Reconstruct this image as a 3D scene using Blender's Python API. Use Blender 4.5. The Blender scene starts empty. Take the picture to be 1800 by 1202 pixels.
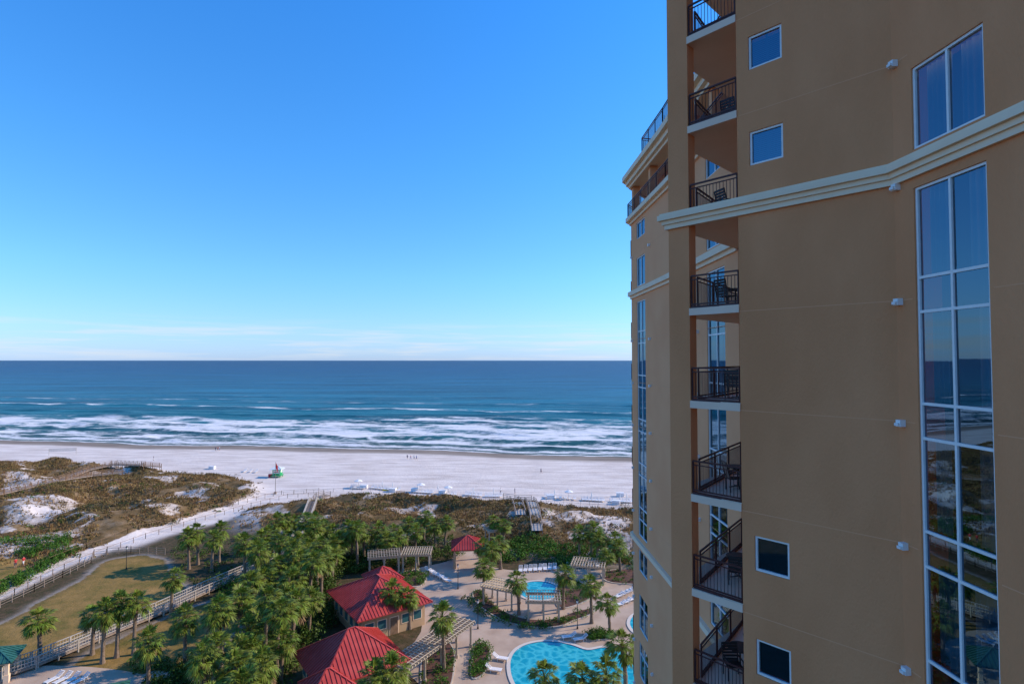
import bpy, math, random
import numpy as np
from mathutils import Vector, Matrix
random.seed(7); rng=np.random.default_rng(11)
S=bpy.context.scene
COL=S.collection
# ------------------------------------------------------------ camera
CAMH=36.0; PITCH=math.radians(1.83); cp,sp=math.cos(PITCH),math.sin(PITCH)
cam=bpy.data.cameras.new("camera"); cam.lens=20; cam.sensor_width=36; cam.clip_end=90000; cam.clip_start=0.2
camo=bpy.data.objects.new("camera",cam); COL.objects.link(camo)
camo.location=(0,0,CAMH); camo.rotation_euler=(math.pi/2+PITCH,0,0); S.camera=camo
def G(px,py,z=0.0):
    """survey helper: sight line -> position on level z (metres)"""
    v=(601-py)/1000.0; t=(z-CAMH)/(sp+v*cp)
    return ((px-900)/1000.0*t,(cp-v*sp)*t)
# ------------------------------------------------------------ light
SUN_AZ=math.radians(74); SUN_EL=math.radians(31)
sd=Vector((math.sin(SUN_AZ)*math.cos(SUN_EL),math.cos(SUN_AZ)*math.cos(SUN_EL),math.sin(SUN_EL)))
L=bpy.data.lights.new("sun","SUN"); L.energy=5.0; L.angle=math.radians(0.5); L.color=(1,0.86,0.69)
lo=bpy.data.objects.new("sun",L); COL.objects.link(lo); lo.rotation_euler=sd.to_track_quat('Z','Y').to_euler(); lo.location=(60,60,120)
W=bpy.data.worlds.new("World"); S.world=W; W.use_nodes=True
nt=W.node_tree; nt.nodes.clear()
def nn(nt,t,**k):
    n=nt.nodes.new(t)
    for a,b in k.items(): setattr(n,a,b)
    return n
out=nn(nt,'ShaderNodeOutputWorld'); bg=nn(nt,'ShaderNodeBackground'); sky=nn(nt,'ShaderNodeTexSky')
sky.sky_type='NISHITA'; sky.sun_disc=False; sky.sun_elevation=SUN_EL; sky.sun_rotation=SUN_AZ; sky.altitude=0; sky.air_density=1.0; sky.dust_density=0.2; sky.ozone_density=2.0
bg.inputs['Strength'].default_value=0.15
tc=nn(nt,'ShaderNodeTexCoord'); mp=nn(nt,'ShaderNodeMapping'); mp.inputs['Scale'].default_value=(2.0,2.0,42)
noi=nn(nt,'ShaderNodeTexNoise'); noi.inputs['Scale'].default_value=2.6; noi.inputs['Detail'].default_value=5; noi.inputs['Roughness'].default_value=0.62
cr=nn(nt,'ShaderNodeValToRGB'); cr.color_ramp.elements[0].position=0.46; cr.color_ramp.elements[1].position=0.68
sep=nn(nt,'ShaderNodeSeparateXYZ')
cr2=nn(nt,'ShaderNodeValToRGB'); e=cr2.color_ramp.elements
e[0].position=0.0; e[0].color=(0.5,0.5,0.5,1); e[1].position=0.07; e[1].color=(0,0,0,1)
x=cr2.color_ramp.elements.new(0.018); x.color=(1,1,1,1); x=cr2.color_ramp.elements.new(0.045); x.color=(0.7,0.7,0.7,1)
# clear coastal winter air: colour balance of the atmosphere by elevation
tint=nn(nt,'ShaderNodeValToRGB'); te=tint.color_ramp.elements
te[0].position=0.0; te[0].color=(0.225,0.335,0.69,1); te[1].position=0.62; te[1].color=(0.125,0.50,0.90,1)
for p,c in((0.05,(0.25,0.375,0.61,1)),(0.14,(0.23,0.43,0.64,1)),(0.32,(0.18,0.47,0.73,1))):
    x=te.new(p); x.color=c
tm=nn(nt,'ShaderNodeVectorMath',operation='MULTIPLY'); ts=nn(nt,'ShaderNodeVectorMath',operation='SCALE'); ts.inputs['Scale'].default_value=2.35
mul=nn(nt,'ShaderNodeMath',operation='MULTIPLY'); mul2=nn(nt,'ShaderNodeMath',operation='MULTIPLY'); mul2.inputs[1].default_value=0.7
mix=nn(nt,'ShaderNodeMixRGB'); mix.inputs['Color2'].default_value=(5.5,5.6,5.8,1)
l=nt.links.new
l(tc.outputs['Generated'],sep.inputs[0]); l(sep.outputs['Z'],cr2.inputs[0]); l(sep.outputs['Z'],tint.inputs[0])
l(sky.outputs[0],tm.inputs[0]); l(tint.outputs[0],tm.inputs[1]); l(tm.outputs[0],ts.inputs[0])
l(tc.outputs['Generated'],mp.inputs[0]); l(mp.outputs[0],noi.inputs['Vector']); l(noi.outputs['Fac'],cr.inputs[0])
l(cr.outputs[0],mul.inputs[0]); l(cr2.outputs[0],mul.inputs[1]); l(mul.outputs[0],mul2.inputs[0])
l(mul2.outputs[0],mix.inputs['Fac']); l(ts.outputs[0],mix.inputs['Color1']); l(mix.outputs[0],bg.inputs[0]); l(bg.outputs[0],out.inputs[0])
S.view_settings.view_transform='Standard'; S.view_settings.look='None'; S.view_settings.exposure=0
# ------------------------------------------------------------ materials
def M(name,c,c2=None,rough=0.8,scale=3.0,bump=0.0,bscale=None,metal=0.0,spec=0.5,detail=3,lo_=0.35,hi_=0.65,island=0.0,transl=0.0,vs=(1,1,1)):
    m=bpy.data.materials.new(name); m.use_nodes=True; nt=m.node_tree; b=nt.nodes['Principled BSDF']
    b.inputs['Roughness'].default_value=rough; b.inputs['Metallic'].default_value=metal; b.inputs['Specular IOR Level'].default_value=spec
    b.inputs['Base Color'].default_value=(*c,1)
    tc=nn(nt,'ShaderNodeTexCoord'); mp=nn(nt,'ShaderNodeMapping'); mp.inputs['Scale'].default_value=vs
    nt.links.new(tc.outputs['Object'],mp.inputs[0])
    col=None
    if c2:
        n=nn(nt,'ShaderNodeTexNoise'); n.inputs['Scale'].default_value=scale; n.inputs['Detail'].default_value=detail
        nt.links.new(mp.outputs[0],n.inputs['Vector'])
        r=nn(nt,'ShaderNodeValToRGB'); r.color_ramp.elements[0].position=lo_; r.color_ramp.elements[1].position=hi_
        r.color_ramp.elements[0].color=(*c,1); r.color_ramp.elements[1].color=(*c2,1)
        nt.links.new(n.outputs['Fac'],r.inputs[0]); col=r.outputs[0]
    if island>0:
        g=nn(nt,'ShaderNodeNewGeometry'); h=nn(nt,'ShaderNodeHueSaturation'); mr=nn(nt,'ShaderNodeMapRange')
        mr.inputs['To Min'].default_value=1-island; mr.inputs['To Max'].default_value=1+island
        nt.links.new(g.outputs['Random Per Island'],mr.inputs[0]); nt.links.new(mr.outputs[0],h.inputs['Value'])
        mr2=nn(nt,'ShaderNodeMapRange'); mr2.inputs['To Min'].default_value=0.5-island*0.07; mr2.inputs['To Max'].default_value=0.5+island*0.03
        nt.links.new(g.outputs['Random Per Island'],mr2.inputs[0]); nt.links.new(mr2.outputs[0],h.inputs['Hue'])
        if col: nt.links.new(col,h.inputs['Color'])
        else: h.inputs['Color'].default_value=(*c,1)
        col=h.outputs[0]
    if col: nt.links.new(col,b.inputs['Base Color'])
    if bump>0:
        n=nn(nt,'ShaderNodeTexNoise'); n.inputs['Scale'].default_value=bscale or scale*4; n.inputs['Detail'].default_value=3
        nt.links.new(mp.outputs[0],n.inputs['Vector'])
        bp=nn(nt,'ShaderNodeBump'); bp.inputs['Strength'].default_value=bump; bp.inputs['Distance'].default_value=0.05
        nt.links.new(n.outputs['Fac'],bp.inputs['Height']); nt.links.new(bp.outputs[0],b.inputs['Normal'])
    if transl>0:
        t=nn(nt,'ShaderNodeBsdfTranslucent'); mx=nn(nt,'ShaderNodeMixShader'); mx.inputs[0].default_value=transl
        if col: nt.links.new(col,t.inputs[0])
        else: t.inputs[0].default_value=(*c,1)
        o=nt.nodes['Material Output']; nt.links.new(b.outputs[0],mx.inputs[1]); nt.links.new(t.outputs[0],mx.inputs[2]); nt.links.new(mx.outputs[0],o.inputs[0])
    return m
stucco=M("stucco",(0.69,0.255,0.104),(0.78,0.30,0.128),0.95,0.5,0.4,22,vs=(1,1,0.45),detail=5,spec=0.15)
stucco2=M("stucco_far",(0.86,0.36,0.165),(0.90,0.40,0.19),0.95,0.4,spec=0.15)  # same stucco with reflected light on the wing put into a brighter colour
joint=M("joint",(0.82,0.35,0.165),None,0.9)
cream=M("cream_trim",(0.92,0.65,0.43),(0.94,0.69,0.47),0.9,1.5,spec=0.2)
soffit=M("soffit",(0.86,0.58,0.41),(0.89,0.62,0.45),0.9,1.0,spec=0.2)
white=M("white_paint",(0.86,0.80,0.75),(0.80,0.75,0.70),0.5,6)
railm=M("rail_metal",(0.07,0.020,0.018),(0.085,0.026,0.023),0.5,4,spec=0.3)
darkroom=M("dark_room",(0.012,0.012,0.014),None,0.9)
curtainm=M("curtain",(0.48,0.50,0.52),(0.56,0.57,0.58),0.9,2)
shutter=M("shutter",(0.13,0.15,0.16),None,0.6)
concrete=M("deck_concrete",(0.40,0.28,0.20),(0.51,0.375,0.275),0.9,0.35,0.2,9,detail=5,spec=0.2)
curb=M("curb",(0.5,0.41,0.32),(0.42,0.35,0.28),0.85,1)
mulch=M("mulch",(0.13,0.05,0.028),(0.07,0.032,0.02),0.95,2.5,0.6,9)
redroof=M("red_metal_roof",(0.42,0.045,0.035),(0.50,0.07,0.055),0.45,0.8,spec=0.35)
tealroof=M("teal_metal_roof",(0.02,0.10,0.085),(0.03,0.13,0.11),0.5,1)
housewall=M("house_stucco",(0.55,0.36,0.2),(0.5,0.32,0.18),0.9,1)
woodm=M("weathered_wood",(0.24,0.17,0.125),(0.35,0.27,0.21),0.85,2.5)
woodb=M("brown_wood",(0.20,0.115,0.06),(0.28,0.165,0.095),0.85,2.5)
greyrail=M("pale_rail",(0.52,0.45,0.38),(0.42,0.36,0.30),0.7,2)
palmleaf=M("palm_leaf",(0.105,0.165,0.018),(0.20,0.235,0.032),0.55,0.9,island=0.6,transl=0.30,detail=2,spec=0.22)
palmdead=M("palm_dead_leaf",(0.28,0.17,0.065),(0.2,0.12,0.05),0.8,2,island=0.3)
bark=M("palm_bark",(0.17,0.115,0.075),(0.28,0.20,0.14),0.95,6)
shrubm=M("shrub_leaf",(0.04,0.085,0.010),(0.10,0.145,0.022),0.6,0.5,island=0.55,transl=0.2,detail=2,spec=0.2)
hedgem=M("hedge_leaf",(0.045,0.12,0.010),(0.09,0.19,0.02),0.6,0.7,island=0.5,transl=0.2,detail=2,spec=0.2)
scrubm=M("scrub_leaf",(0.10,0.07,0.024),(0.20,0.13,0.05),0.8,0.3,island=0.5,transl=0.1)
grassm=M("dune_grass_blade",(0.31,0.18,0.058),(0.17,0.125,0.035),0.8,0.08,island=0.5,transl=0.15)
black=M("dark_plastic",(0.02,0.02,0.022),None,0.5)
redc=M("red_cloth",(0.6,0.03,0.03),None,0.7); bluec=M("blue_cloth",(0.04,0.12,0.4),None,0.7); greenp=M("green_paint",(0.02,0.35,0.10),None,0.5)
yellowc=M("yellow_cloth",(0.75,0.6,0.03),None,0.6); skinm=M("skin",(0.5,0.28,0.19),None,0.6); hairm=M("hair",(0.06,0.035,0.02),None,0.7)
navy=M("navy_cloth",(0.03,0.04,0.09),None,0.8); teal=M("teal_canvas",(0.02,0.10,0.11),None,0.8)
def glassmat():
    m=bpy.data.materials.new("window_glass"); m.use_nodes=True; nt=m.node_tree; nt.nodes.clear()
    o=nn(nt,'ShaderNodeOutputMaterial'); t=nn(nt,'ShaderNodeBsdfTransparent'); t.inputs[0].default_value=(0.20,0.34,0.42,1)
    g=nn(nt,'ShaderNodeBsdfGlossy'); g.inputs['Roughness'].default_value=0.01; g.inputs[0].default_value=(0.34,0.58,0.76,1)
    f=nn(nt,'ShaderNodeFresnel'); f.inputs[0].default_value=1.5
    ma=nn(nt,'ShaderNodeMath',operation='ADD'); ma.inputs[1].default_value=0.20; ma.use_clamp=True
    mx=nn(nt,'ShaderNodeMixShader'); l=nt.links.new
    l(f.outputs[0],ma.inputs[0]); l(ma.outputs[0],mx.inputs[0]); l(t.outputs[0],mx.inputs[1]); l(g.outputs[0],mx.inputs[2]); l(mx.outputs[0],o.inputs[0])
    return m
glass=glassmat()
# ------------------------------------------------------------ mesh builder
class MB:
    def __init__(s): s.v=[]; s.f=[]; s.m=[]
    def add(s,v,f,mi=0):
        o=len(s.v); s.v+= [tuple(p) for p in v]
        for q in f: s.f.append(tuple(i+o for i in q)); s.m.append(mi)
    def box(s,c,d,rot=0,mi=0):
        x,y,z=c; a,b,h=d[0]/2,d[1]/2,d[2]/2; cr,sr=math.cos(rot),math.sin(rot); v=[]
        for dz in(-h,h):
            for dx,dy in((-a,-b),(a,-b),(a,b),(-a,b)): v.append((x+dx*cr-dy*sr,y+dx*sr+dy*cr,z+dz))
        s.add(v,[(3,2,1,0),(4,5,6,7),(0,1,5,4),(1,2,6,5),(2,3,7,6),(3,0,4,7)],mi)
    def seg(s,p,q,w,h,mi=0):
        p=Vector(p);q=Vector(q);d=(q-p)
        if d.length<1e-6:return
        d.normalize(); sd_=d.cross(Vector((0,0,1)))
        if sd_.length<1e-3: sd_=Vector((1,0,0))
        sd_.normalize(); up=sd_.cross(d); v=[]
        for b in(p,q):
            for a,c in((-1,-1),(1,-1),(1,1),(-1,1)): v.append(b+sd_*a*w/2+up*c*h/2)
        s.add(v,[(0,1,2,3),(7,6,5,4),(4,5,1,0),(5,6,2,1),(6,7,3,2),(7,4,0,3)],mi)
    def cyl(s,p,q,r0,r1,n=8,mi=0):
        p=Vector(p);q=Vector(q);d=(q-p).normalized(); a=d.orthogonal().normalized(); b=d.cross(a); v=[]
        for c,r in((p,r0),(q,r1)):
            for i in range(n):
                t=2*math.pi*i/n; v.append(c+a*math.cos(t)*r+b*math.sin(t)*r)
        f=[(i,(i+1)%n,n+(i+1)%n,n+i) for i in range(n)]+[tuple(range(n))[::-1],tuple(range(n,2*n))]
        s.add(v,f,mi)
    def prism(s,pts,z0,z1,mi=0,side=None):
        n=len(pts); v=[(p[0],p[1],z0) for p in pts]+[(p[0],p[1],z1) for p in pts]
        s.add(v,[tuple(range(n,2*n)),tuple(range(n))[::-1]],mi)
        s.add(v,[(i,(i+1)%n,n+(i+1)%n,n+i) for i in range(n)],mi if side is None else side)
    def obj(s,name,mats,parent=None,loc=None,rz=0,smooth=False):
        me=bpy.data.meshes.new(name); me.from_pydata(s.v,[],s.f)
        for m in mats: me.materials.append(m)
        me.polygons.foreach_set('material_index',s.m)
        if smooth: me.polygons.foreach_set('use_smooth',[True]*len(s.f))
        me.update()
        o=bpy.data.objects.new(name,me); COL.objects.link(o)
        if parent: o.parent=parent
        if loc: o.location=loc
        o.rotation_euler[2]=rz
        return o
def npmesh(name,V,F,mats,smooth=False,attrs=None):
    V=np.asarray(V,dtype=np.float32);F=np.asarray(F,dtype=np.int32); me=bpy.data.meshes.new(name)
    me.vertices.add(len(V)); me.vertices.foreach_set('co',V.ravel()); k=F.shape[1]
    me.loops.add(F.size); me.loops.foreach_set('vertex_index',F.ravel())
    me.polygons.add(len(F)); me.polygons.foreach_set('loop_start',np.arange(0,F.size,k,dtype=np.int32))
    if smooth: me.polygons.foreach_set('use_smooth',np.ones(len(F),dtype=bool))
    for m in mats: me.materials.append(m)
    if attrs:
        for a,val in attrs.items():
            at=me.attributes.new(a,'FLOAT','POINT'); at.data.foreach_set('value',np.asarray(val,dtype=np.float32).ravel())
    me.update(calc_edges=True)
    o=bpy.data.objects.new(name,me); COL.objects.link(o); return o
def empty(name,loc=(0,0,0)):
    o=bpy.data.objects.new(name,None); COL.objects.link(o); o.location=loc; return o
def inst(name,me,loc,rz=0,sc=1.0):
    o=bpy.data.objects.new(name,me); COL.objects.link(o); o.location=loc; o.rotation_euler[2]=rz
    o.scale=(sc,sc,sc) if not isinstance(sc,tuple) else sc
    return o
# noise
TB=rng.random((256,256))
def vn(x,y):
    xi=np.floor(x).astype(int); yi=np.floor(y).astype(int); fx=x-xi; fy=y-yi; fx=fx*fx*(3-2*fx); fy=fy*fy*(3-2*fy)
    a=TB[xi%256,yi%256];b=TB[(xi+1)%256,yi%256];c=TB[xi%256,(yi+1)%256];d=TB[(xi+1)%256,(yi+1)%256]
    return (a*(1-fx)+b*fx)*(1-fy)+(c*(1-fx)+d*fx)*fy
def fbm(x,y,o=4):
    r=0;a=0.5;t=0
    for i in range(o): r=r+a*vn(x+17.3*i,y+9.1*i); t+=a; a*=0.5; x=x*2.03; y=y*2.03
    return r/t
def inpoly(X,Y,P):
    r=np.zeros(X.shape,bool); n=len(P)
    for i in range(n):
        x0,y0=P[i];x1,y1=P[(i+1)%n]
        if y0==y1: continue
        c=((y0>Y)!=(y1>Y))&(X<(x1-x0)*(Y-y0)/(y1-y0)+x0); r^=c
    return r
def dpoly(X,Y,P):
    d=np.full(X.shape,1e9)
    for (x0,y0),(x1,y1) in zip(P[:-1],P[1:]):
        L2=(x1-x0)**2+(y1-y0)**2; t=np.clip(((X-x0)*(x1-x0)+(Y-y0)*(y1-y0))/L2,0,1)
        d=np.minimum(d,np.hypot(X-x0-t*(x1-x0),Y-y0-t*(y1-y0)))
    return d
def smooth_closed(P,k=6):
    r=[];n=len(P)
    for i in range(n):
        p0,p1,p2,p3=P[i-1],P[i],P[(i+1)%n],P[(i+2)%n]
        for j in range(k):
            t=j/k
            r.append(tuple(0.5*((2*p1[c])+(-p0[c]+p2[c])*t+(2*p0[c]-5*p1[c]+4*p2[c]-p3[c])*t*t+(-p0[c]+3*p1[c]-3*p2[c]+p3[c])*t**3) for c in(0,1)))
    return r
GP=lambda L_,z=0:[G(a,b,z) for a,b in L_]
# ------------------------------------------------------------ ground
def shore(X,Y): return X*0.1635+(Y-229.7)*0.9865+2.6*np.sin(X/37)+1.4*np.sin(X/13+1)
gx=np.concatenate([[-40000,-12000,-4000,-1500,-800,-500,-400],np.arange(-330,140,0.8),[180,260,400,800,1500,4000,12000,40000]])
gy=np.concatenate([[-20000,-4000,-1000,-300,-80,0,30],np.arange(50,286,0.8),[330,450,800,2000,6000,20000,60000]])
X,Y=np.meshgrid(gx,gy)
vegL=GP([(-700,800),(0,806),(120,812),(200,822),(280,824),(400,832),(446,850),(440,868),(392,886),(330,905),(250,930),(180,962),(100,985),(0,1010),(-700,1100)],1)
vegR=GP([(430,892),(520,882),(560,872),(620,864),(700,870),(800,882),(880,884),(960,884),(1115,890),(1700,905),(1700,1000),(1115,985),(1000,975),(850,948),(700,935),(560,930),(420,925)],1)
gard=GP([(-700,1080),(0,1000),(120,970),(230,965),(300,940),(400,915),(430,912),(560,925),(700,930),(850,942),(1000,972),(1115,982),(1700,990)])+[(400,-20000),(-40000,-20000),(-40000,60)]
lawnP=[GP([(0,1100),(60,1065),(150,1015),(185,985),(250,975),(290,985),(300,1010),(330,1035),(200,1115),(100,1150),(0,1180),(-300,1300),(-400,1150)]),
       GP([(100,1200),(150,1150),(250,1105),(330,1070),(420,1045),(440,1075),(400,1120),(340,1180),(300,1230),(90,1230)]),
       GP([(-400,1010),(-50,1000),(0,985),(60,985),(30,1010),(0,1030),(-400,1100)])]
path1=GP([(560,868),(500,872),(430,890),(330,917),(240,945),(170,970),(90,1000),(0,1045),(-200,1120)])
veg=(inpoly(X,Y,vegL)|inpoly(X,Y,vegR)).astype(float)
garden=inpoly(X,Y,gard).astype(float)
lawn=np.zeros(X.shape)
for P in lawnP: lawn=np.maximum(lawn,inpoly(X,Y,P))
dp=dpoly(X,Y,path1); pm=np.clip((2.6-dp)/1.2,0,1)
def blur(A,k):
    for _ in range(k):
        A=(A+np.roll(A,1,0)+np.roll(A,-1,0)+np.roll(A,1,1)+np.roll(A,-1,1))/5
    return A
veg=blur(veg,10); garden=blur(garden*(1-veg),3); lawn=blur(lawn,2)
garden=garden*(1-lawn)*(1-pm); veg=veg*(1-pm); lawn=lawn*(1-pm)
sh=shore(X,Y)
H=np.where(sh<-55,0,np.where(sh<0,-1.5-sh*0.0273,-1.5-np.minimum(np.maximum(sh,0)*0.05,7)))
H+=np.where((sh<-8)&(sh>-70),0.20*(fbm(X/6,Y/4,4)-0.5),0)
dn=fbm(X/17+3,Y/11,5); H+=blur(veg,14)*np.clip((dn-0.32)*8.0,0,4.2)*np.clip((Y-95)/25,0,1)
ny,nx=X.shape
idx=np.arange(nx*ny).reshape(ny,nx); F=np.stack([idx[:-1,:-1],idx[:-1,1:],idx[1:,1:],idx[1:,:-1]],-1).reshape(-1,4)
V=np.stack([X,Y,H],-1).reshape(-1,3)
def gh(x,y):
    i=np.clip(np.searchsorted(gx,x)-1,0,nx-2); j=np.clip(np.searchsorted(gy,y)-1,0,ny-2)
    fx=(x-gx[i])/(gx[i+1]-gx[i]); fy=(y-gy[j])/(gy[j+1]-gy[j])
    return (H[j,i]*(1-fx)+H[j,i+1]*fx)*(1-fy)+(H[j+1,i]*(1-fx)+H[j+1,i+1]*fx)*fy
def gs(A,x,y):
    i=np.clip(np.searchsorted(gx,x)-1,0,nx-2); j=np.clip(np.searchsorted(gy,y)-1,0,ny-2); return A[j,i]
patch=np.clip((fbm(X/7+40,Y/5,4)-0.37)*8,0,1)
vegm=veg*np.clip(patch+0.40,0,1)
clear=[GP([(0,835),(50,833),(75,845),(40,862),(0,868)],1),GP([(0,895),(60,885),(130,882),(160,892),(90,915),(0,925)],1),GP([(940,895),(1115,905),(1115,935),(960,930)],1)]
for P in clear: vegm=vegm*(1-0.58*blur(inpoly(X,Y,P).astype(float),3))
wet=np.clip((sh+15)/6,0,1)
def groundmat():
    m=bpy.data.materials.new("ground"); m.use_nodes=True; nt=m.node_tree; b=nt.nodes['Principled BSDF']; l=nt.links.new
    tc=nn(nt,'ShaderNodeTexCoord')
    def noise(sc,det=4,vs=(1,1,1),ro=0.6):
        mp=nn(nt,'ShaderNodeMapping'); mp.inputs['Scale'].default_value=vs; n=nn(nt,'ShaderNodeTexNoise'); n.inputs['Scale'].default_value=sc; n.inputs['Detail'].default_value=det; n.inputs['Roughness'].default_value=ro
        l(tc.outputs['Object'],mp.inputs[0]); l(mp.outputs[0],n.inputs['Vector']); return n.outputs['Fac']
    def ramp(f,c,p=(0.3,0.7)):
        r=nn(nt,'ShaderNodeValToRGB'); el=r.color_ramp.elements
        el[0].position=p[0]; el[0].color=(*c[0],1); el[1].position=p[1]; el[1].color=(*c[-1],1)
        if len(c)==3: q=el.new((p[0]+p[1])/2); q.color=(*c[1],1)
        l(f,r.inputs[0]); return r.outputs[0]
    def att(n): a=nn(nt,'ShaderNodeAttribute'); a.attribute_name=n; return a.outputs['Fac']
    def mixc(f,a,b_): x=nn(nt,'ShaderNodeMixRGB'); l(f,x.inputs[0]); l(a,x.inputs[1]); l(b_,x.inputs[2]); return x.outputs[0]
    def edge(a,n,k=3.0):
        s1=nn(nt,'ShaderNodeMath',operation='MULTIPLY_ADD'); s1.inputs[1].default_value=0.9; l(n,s1.inputs[0]); l(a,s1.inputs[2])
        s2=nn(nt,'ShaderNodeMath',operation='SUBTRACT'); s2.inputs[1].default_value=0.9; l(s1.outputs[0],s2.inputs[0])
        s3=nn(nt,'ShaderNodeMath',operation='MULTIPLY_ADD'); s3.inputs[1].default_value=k; s3.inputs[2].default_value=0.5; s3.use_clamp=True; l(s2.outputs[0],s3.inputs[0]); return s3.outputs[0]
    fine=noise(0.9,6,(1,1,1),0.72)
    sand=ramp(noise(0.14,6,(0.5,2.2,1),0.68),[(0.56,0.455,0.385),(0.75,0.64,0.56)],(0.36,0.6))
    wetc=ramp(noise(0.15,3,(0.4,2,1)),[(0.20,0.155,0.12),(0.32,0.255,0.20)])
    c=mixc(att("wet"),sand,wetc)
    vegc=ramp(noise(0.35,6,(1,1,1),0.7),[(0.08,0.055,0.02),(0.19,0.115,0.048),(0.33,0.225,0.13)],(0.3,0.7))
    c=mixc(edge(att("veg"),fine,3.4),c,vegc)
    lw=ramp(noise(0.22,7,(1,1,1),0.65),[(0.115,0.105,0.022),(0.25,0.155,0.045),(0.35,0.205,0.07)],(0.3,0.7))
    c=mixc(edge(att("lawn"),fine,4.0),c,lw)
    gd=ramp(fine,[(0.04,0.045,0.014),(0.08,0.058,0.028),(0.15,0.09,0.05)],(0.3,0.7))
    c=mixc(att("garden"),c,gd)
    l(c,b.inputs['Base Color']); b.inputs['Roughness'].default_value=0.95; b.inputs['Specular IOR Level'].default_value=0.12
    bp=nn(nt,'ShaderNodeBump'); bp.inputs['Strength'].default_value=0.7; bp.inputs['Distance'].default_value=0.3
    l(fine,bp.inputs['Height']); l(bp.outputs[0],b.inputs['Normal'])
    return m
npmesh("ground",V,F,[groundmat()],True,{"veg":vegm,"garden":garden,"lawn":lawn,"wet":wet})
# ------------------------------------------------------------ sea
sv=list(np.arange(-12,150,0.9)); st=0.9
while sv[-1]<60000: st*=1.035; sv.append(sv[-1]+st)
sv=np.array(sv); nc=700; cc=np.linspace(-1,1,nc)
SS,CC=np.meshgrid(sv,cc,indexing='ij')
wd=np.maximum(400,1.7*(SS+260)); AA=CC*wd-100
al=np.array([0.9865,-0.1635]); nr=np.array([0.1635,0.9865])
XX=AA*al[0]+SS*nr[0]; YY=229.7+AA*al[1]+SS*nr[1]
ST=shore(XX,YY)
env=np.exp(-np.maximum(SS-60,0)/500)
ph=ST/ (11+ST*0.02).clip(8,26)*6.28+3.5*fbm(AA/70,ST/60,3)
Z=-1.5+0.30*env*np.sin(ph)*np.clip(ST/25,0,1)+0.55*env*(fbm(AA/14,ST/5,4)-0.5)*np.clip(ST/20,0,1)
foam=np.zeros(SS.shape)
WARP=13*(fbm(AA/38+50,ST/38,4)-0.5)*2*np.clip(ST/30,0.25,1)
def band(c,hw,stg,amp,lam,a0=-1e9,a1=1e9,front=0.35,off=0):
    cen=c+amp*(fbm(AA/lam+off,AA*0+off,3)-0.5)*2
    d=(ST+WARP-cen)/hw
    prof=np.where(d<0,np.clip(1+d/front,0,1),np.clip(1-d,0,1)**0.7)
    msk=np.clip((AA-a0)/40,0,1)*np.clip((a1-AA)/40,0,1)
    br=np.clip(0.38+2.2*(fbm(AA/17+off*3,ST/6+off,5)-0.30),0,1.3)
    return prof*stg*msk*br,cen
for args in [(16,24,1.05,7,50,-1e9,1e9,0.3,1.0),(40,38,1.25,9,75,-1e9,1e9,0.2,2.2),(66,46,1.25,14,90,-1e9,1e9,0.18,3.7),(100,38,1.05,16,60,-150,1e9,0.2,5.1),(134,20,0.85,16,45,-60,1e9,0.25,6.3),(185,20,0.85,18,60,-1e9,1e9,0.25,7.9),(245,14,0.6,20,50,-1e9,1e9,0.3,9.2),(310,12,0.4,20,50,-1e9,1e9,0.3,4.4)]:
    f,cen=band(*args); foam=np.maximum(foam,f)
    Z+=0.95*np.exp(-((ST+WARP-cen+args[1]*0.10)/(2.4+args[0]*0.012))**2)*(args[2])*np.clip(0.2+fbm(AA/30+args[-1],AA*0,3)*1.2,0,1)
web=np.clip(1-np.abs(fbm(AA/10+9,ST/4.5,4)-0.5)*11,0,1)*np.clip(fbm(AA/60+4,ST/25+2,3)*2.2-0.45,0,1)
foam=np.maximum(foam,0.9*web*np.clip(1.25-ST/120,0,1)*np.clip(ST/4,0,1))
sw=1.0+3.5*(fbm(AA/14,AA*0+3,4)-0.5)*2
foam=np.maximum(foam,0.95*np.exp(-((ST-sw)/1.3)**2)); foam=np.maximum(foam,0.82*np.exp(-((ST-sw-7)/3.4)**2))
Z=np.where(ST<6,-1.5+(Z+1.5)*np.clip(ST/6,0,1),Z); Z=np.where(ST<0,-1.51,Z)
ns=len(sv); idx=np.arange(ns*nc).reshape(ns,nc); F=np.stack([idx[:-1,:-1],idx[:-1,1:],idx[1:,1:],idx[1:,:-1]],-1).reshape(-1,4)
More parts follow.
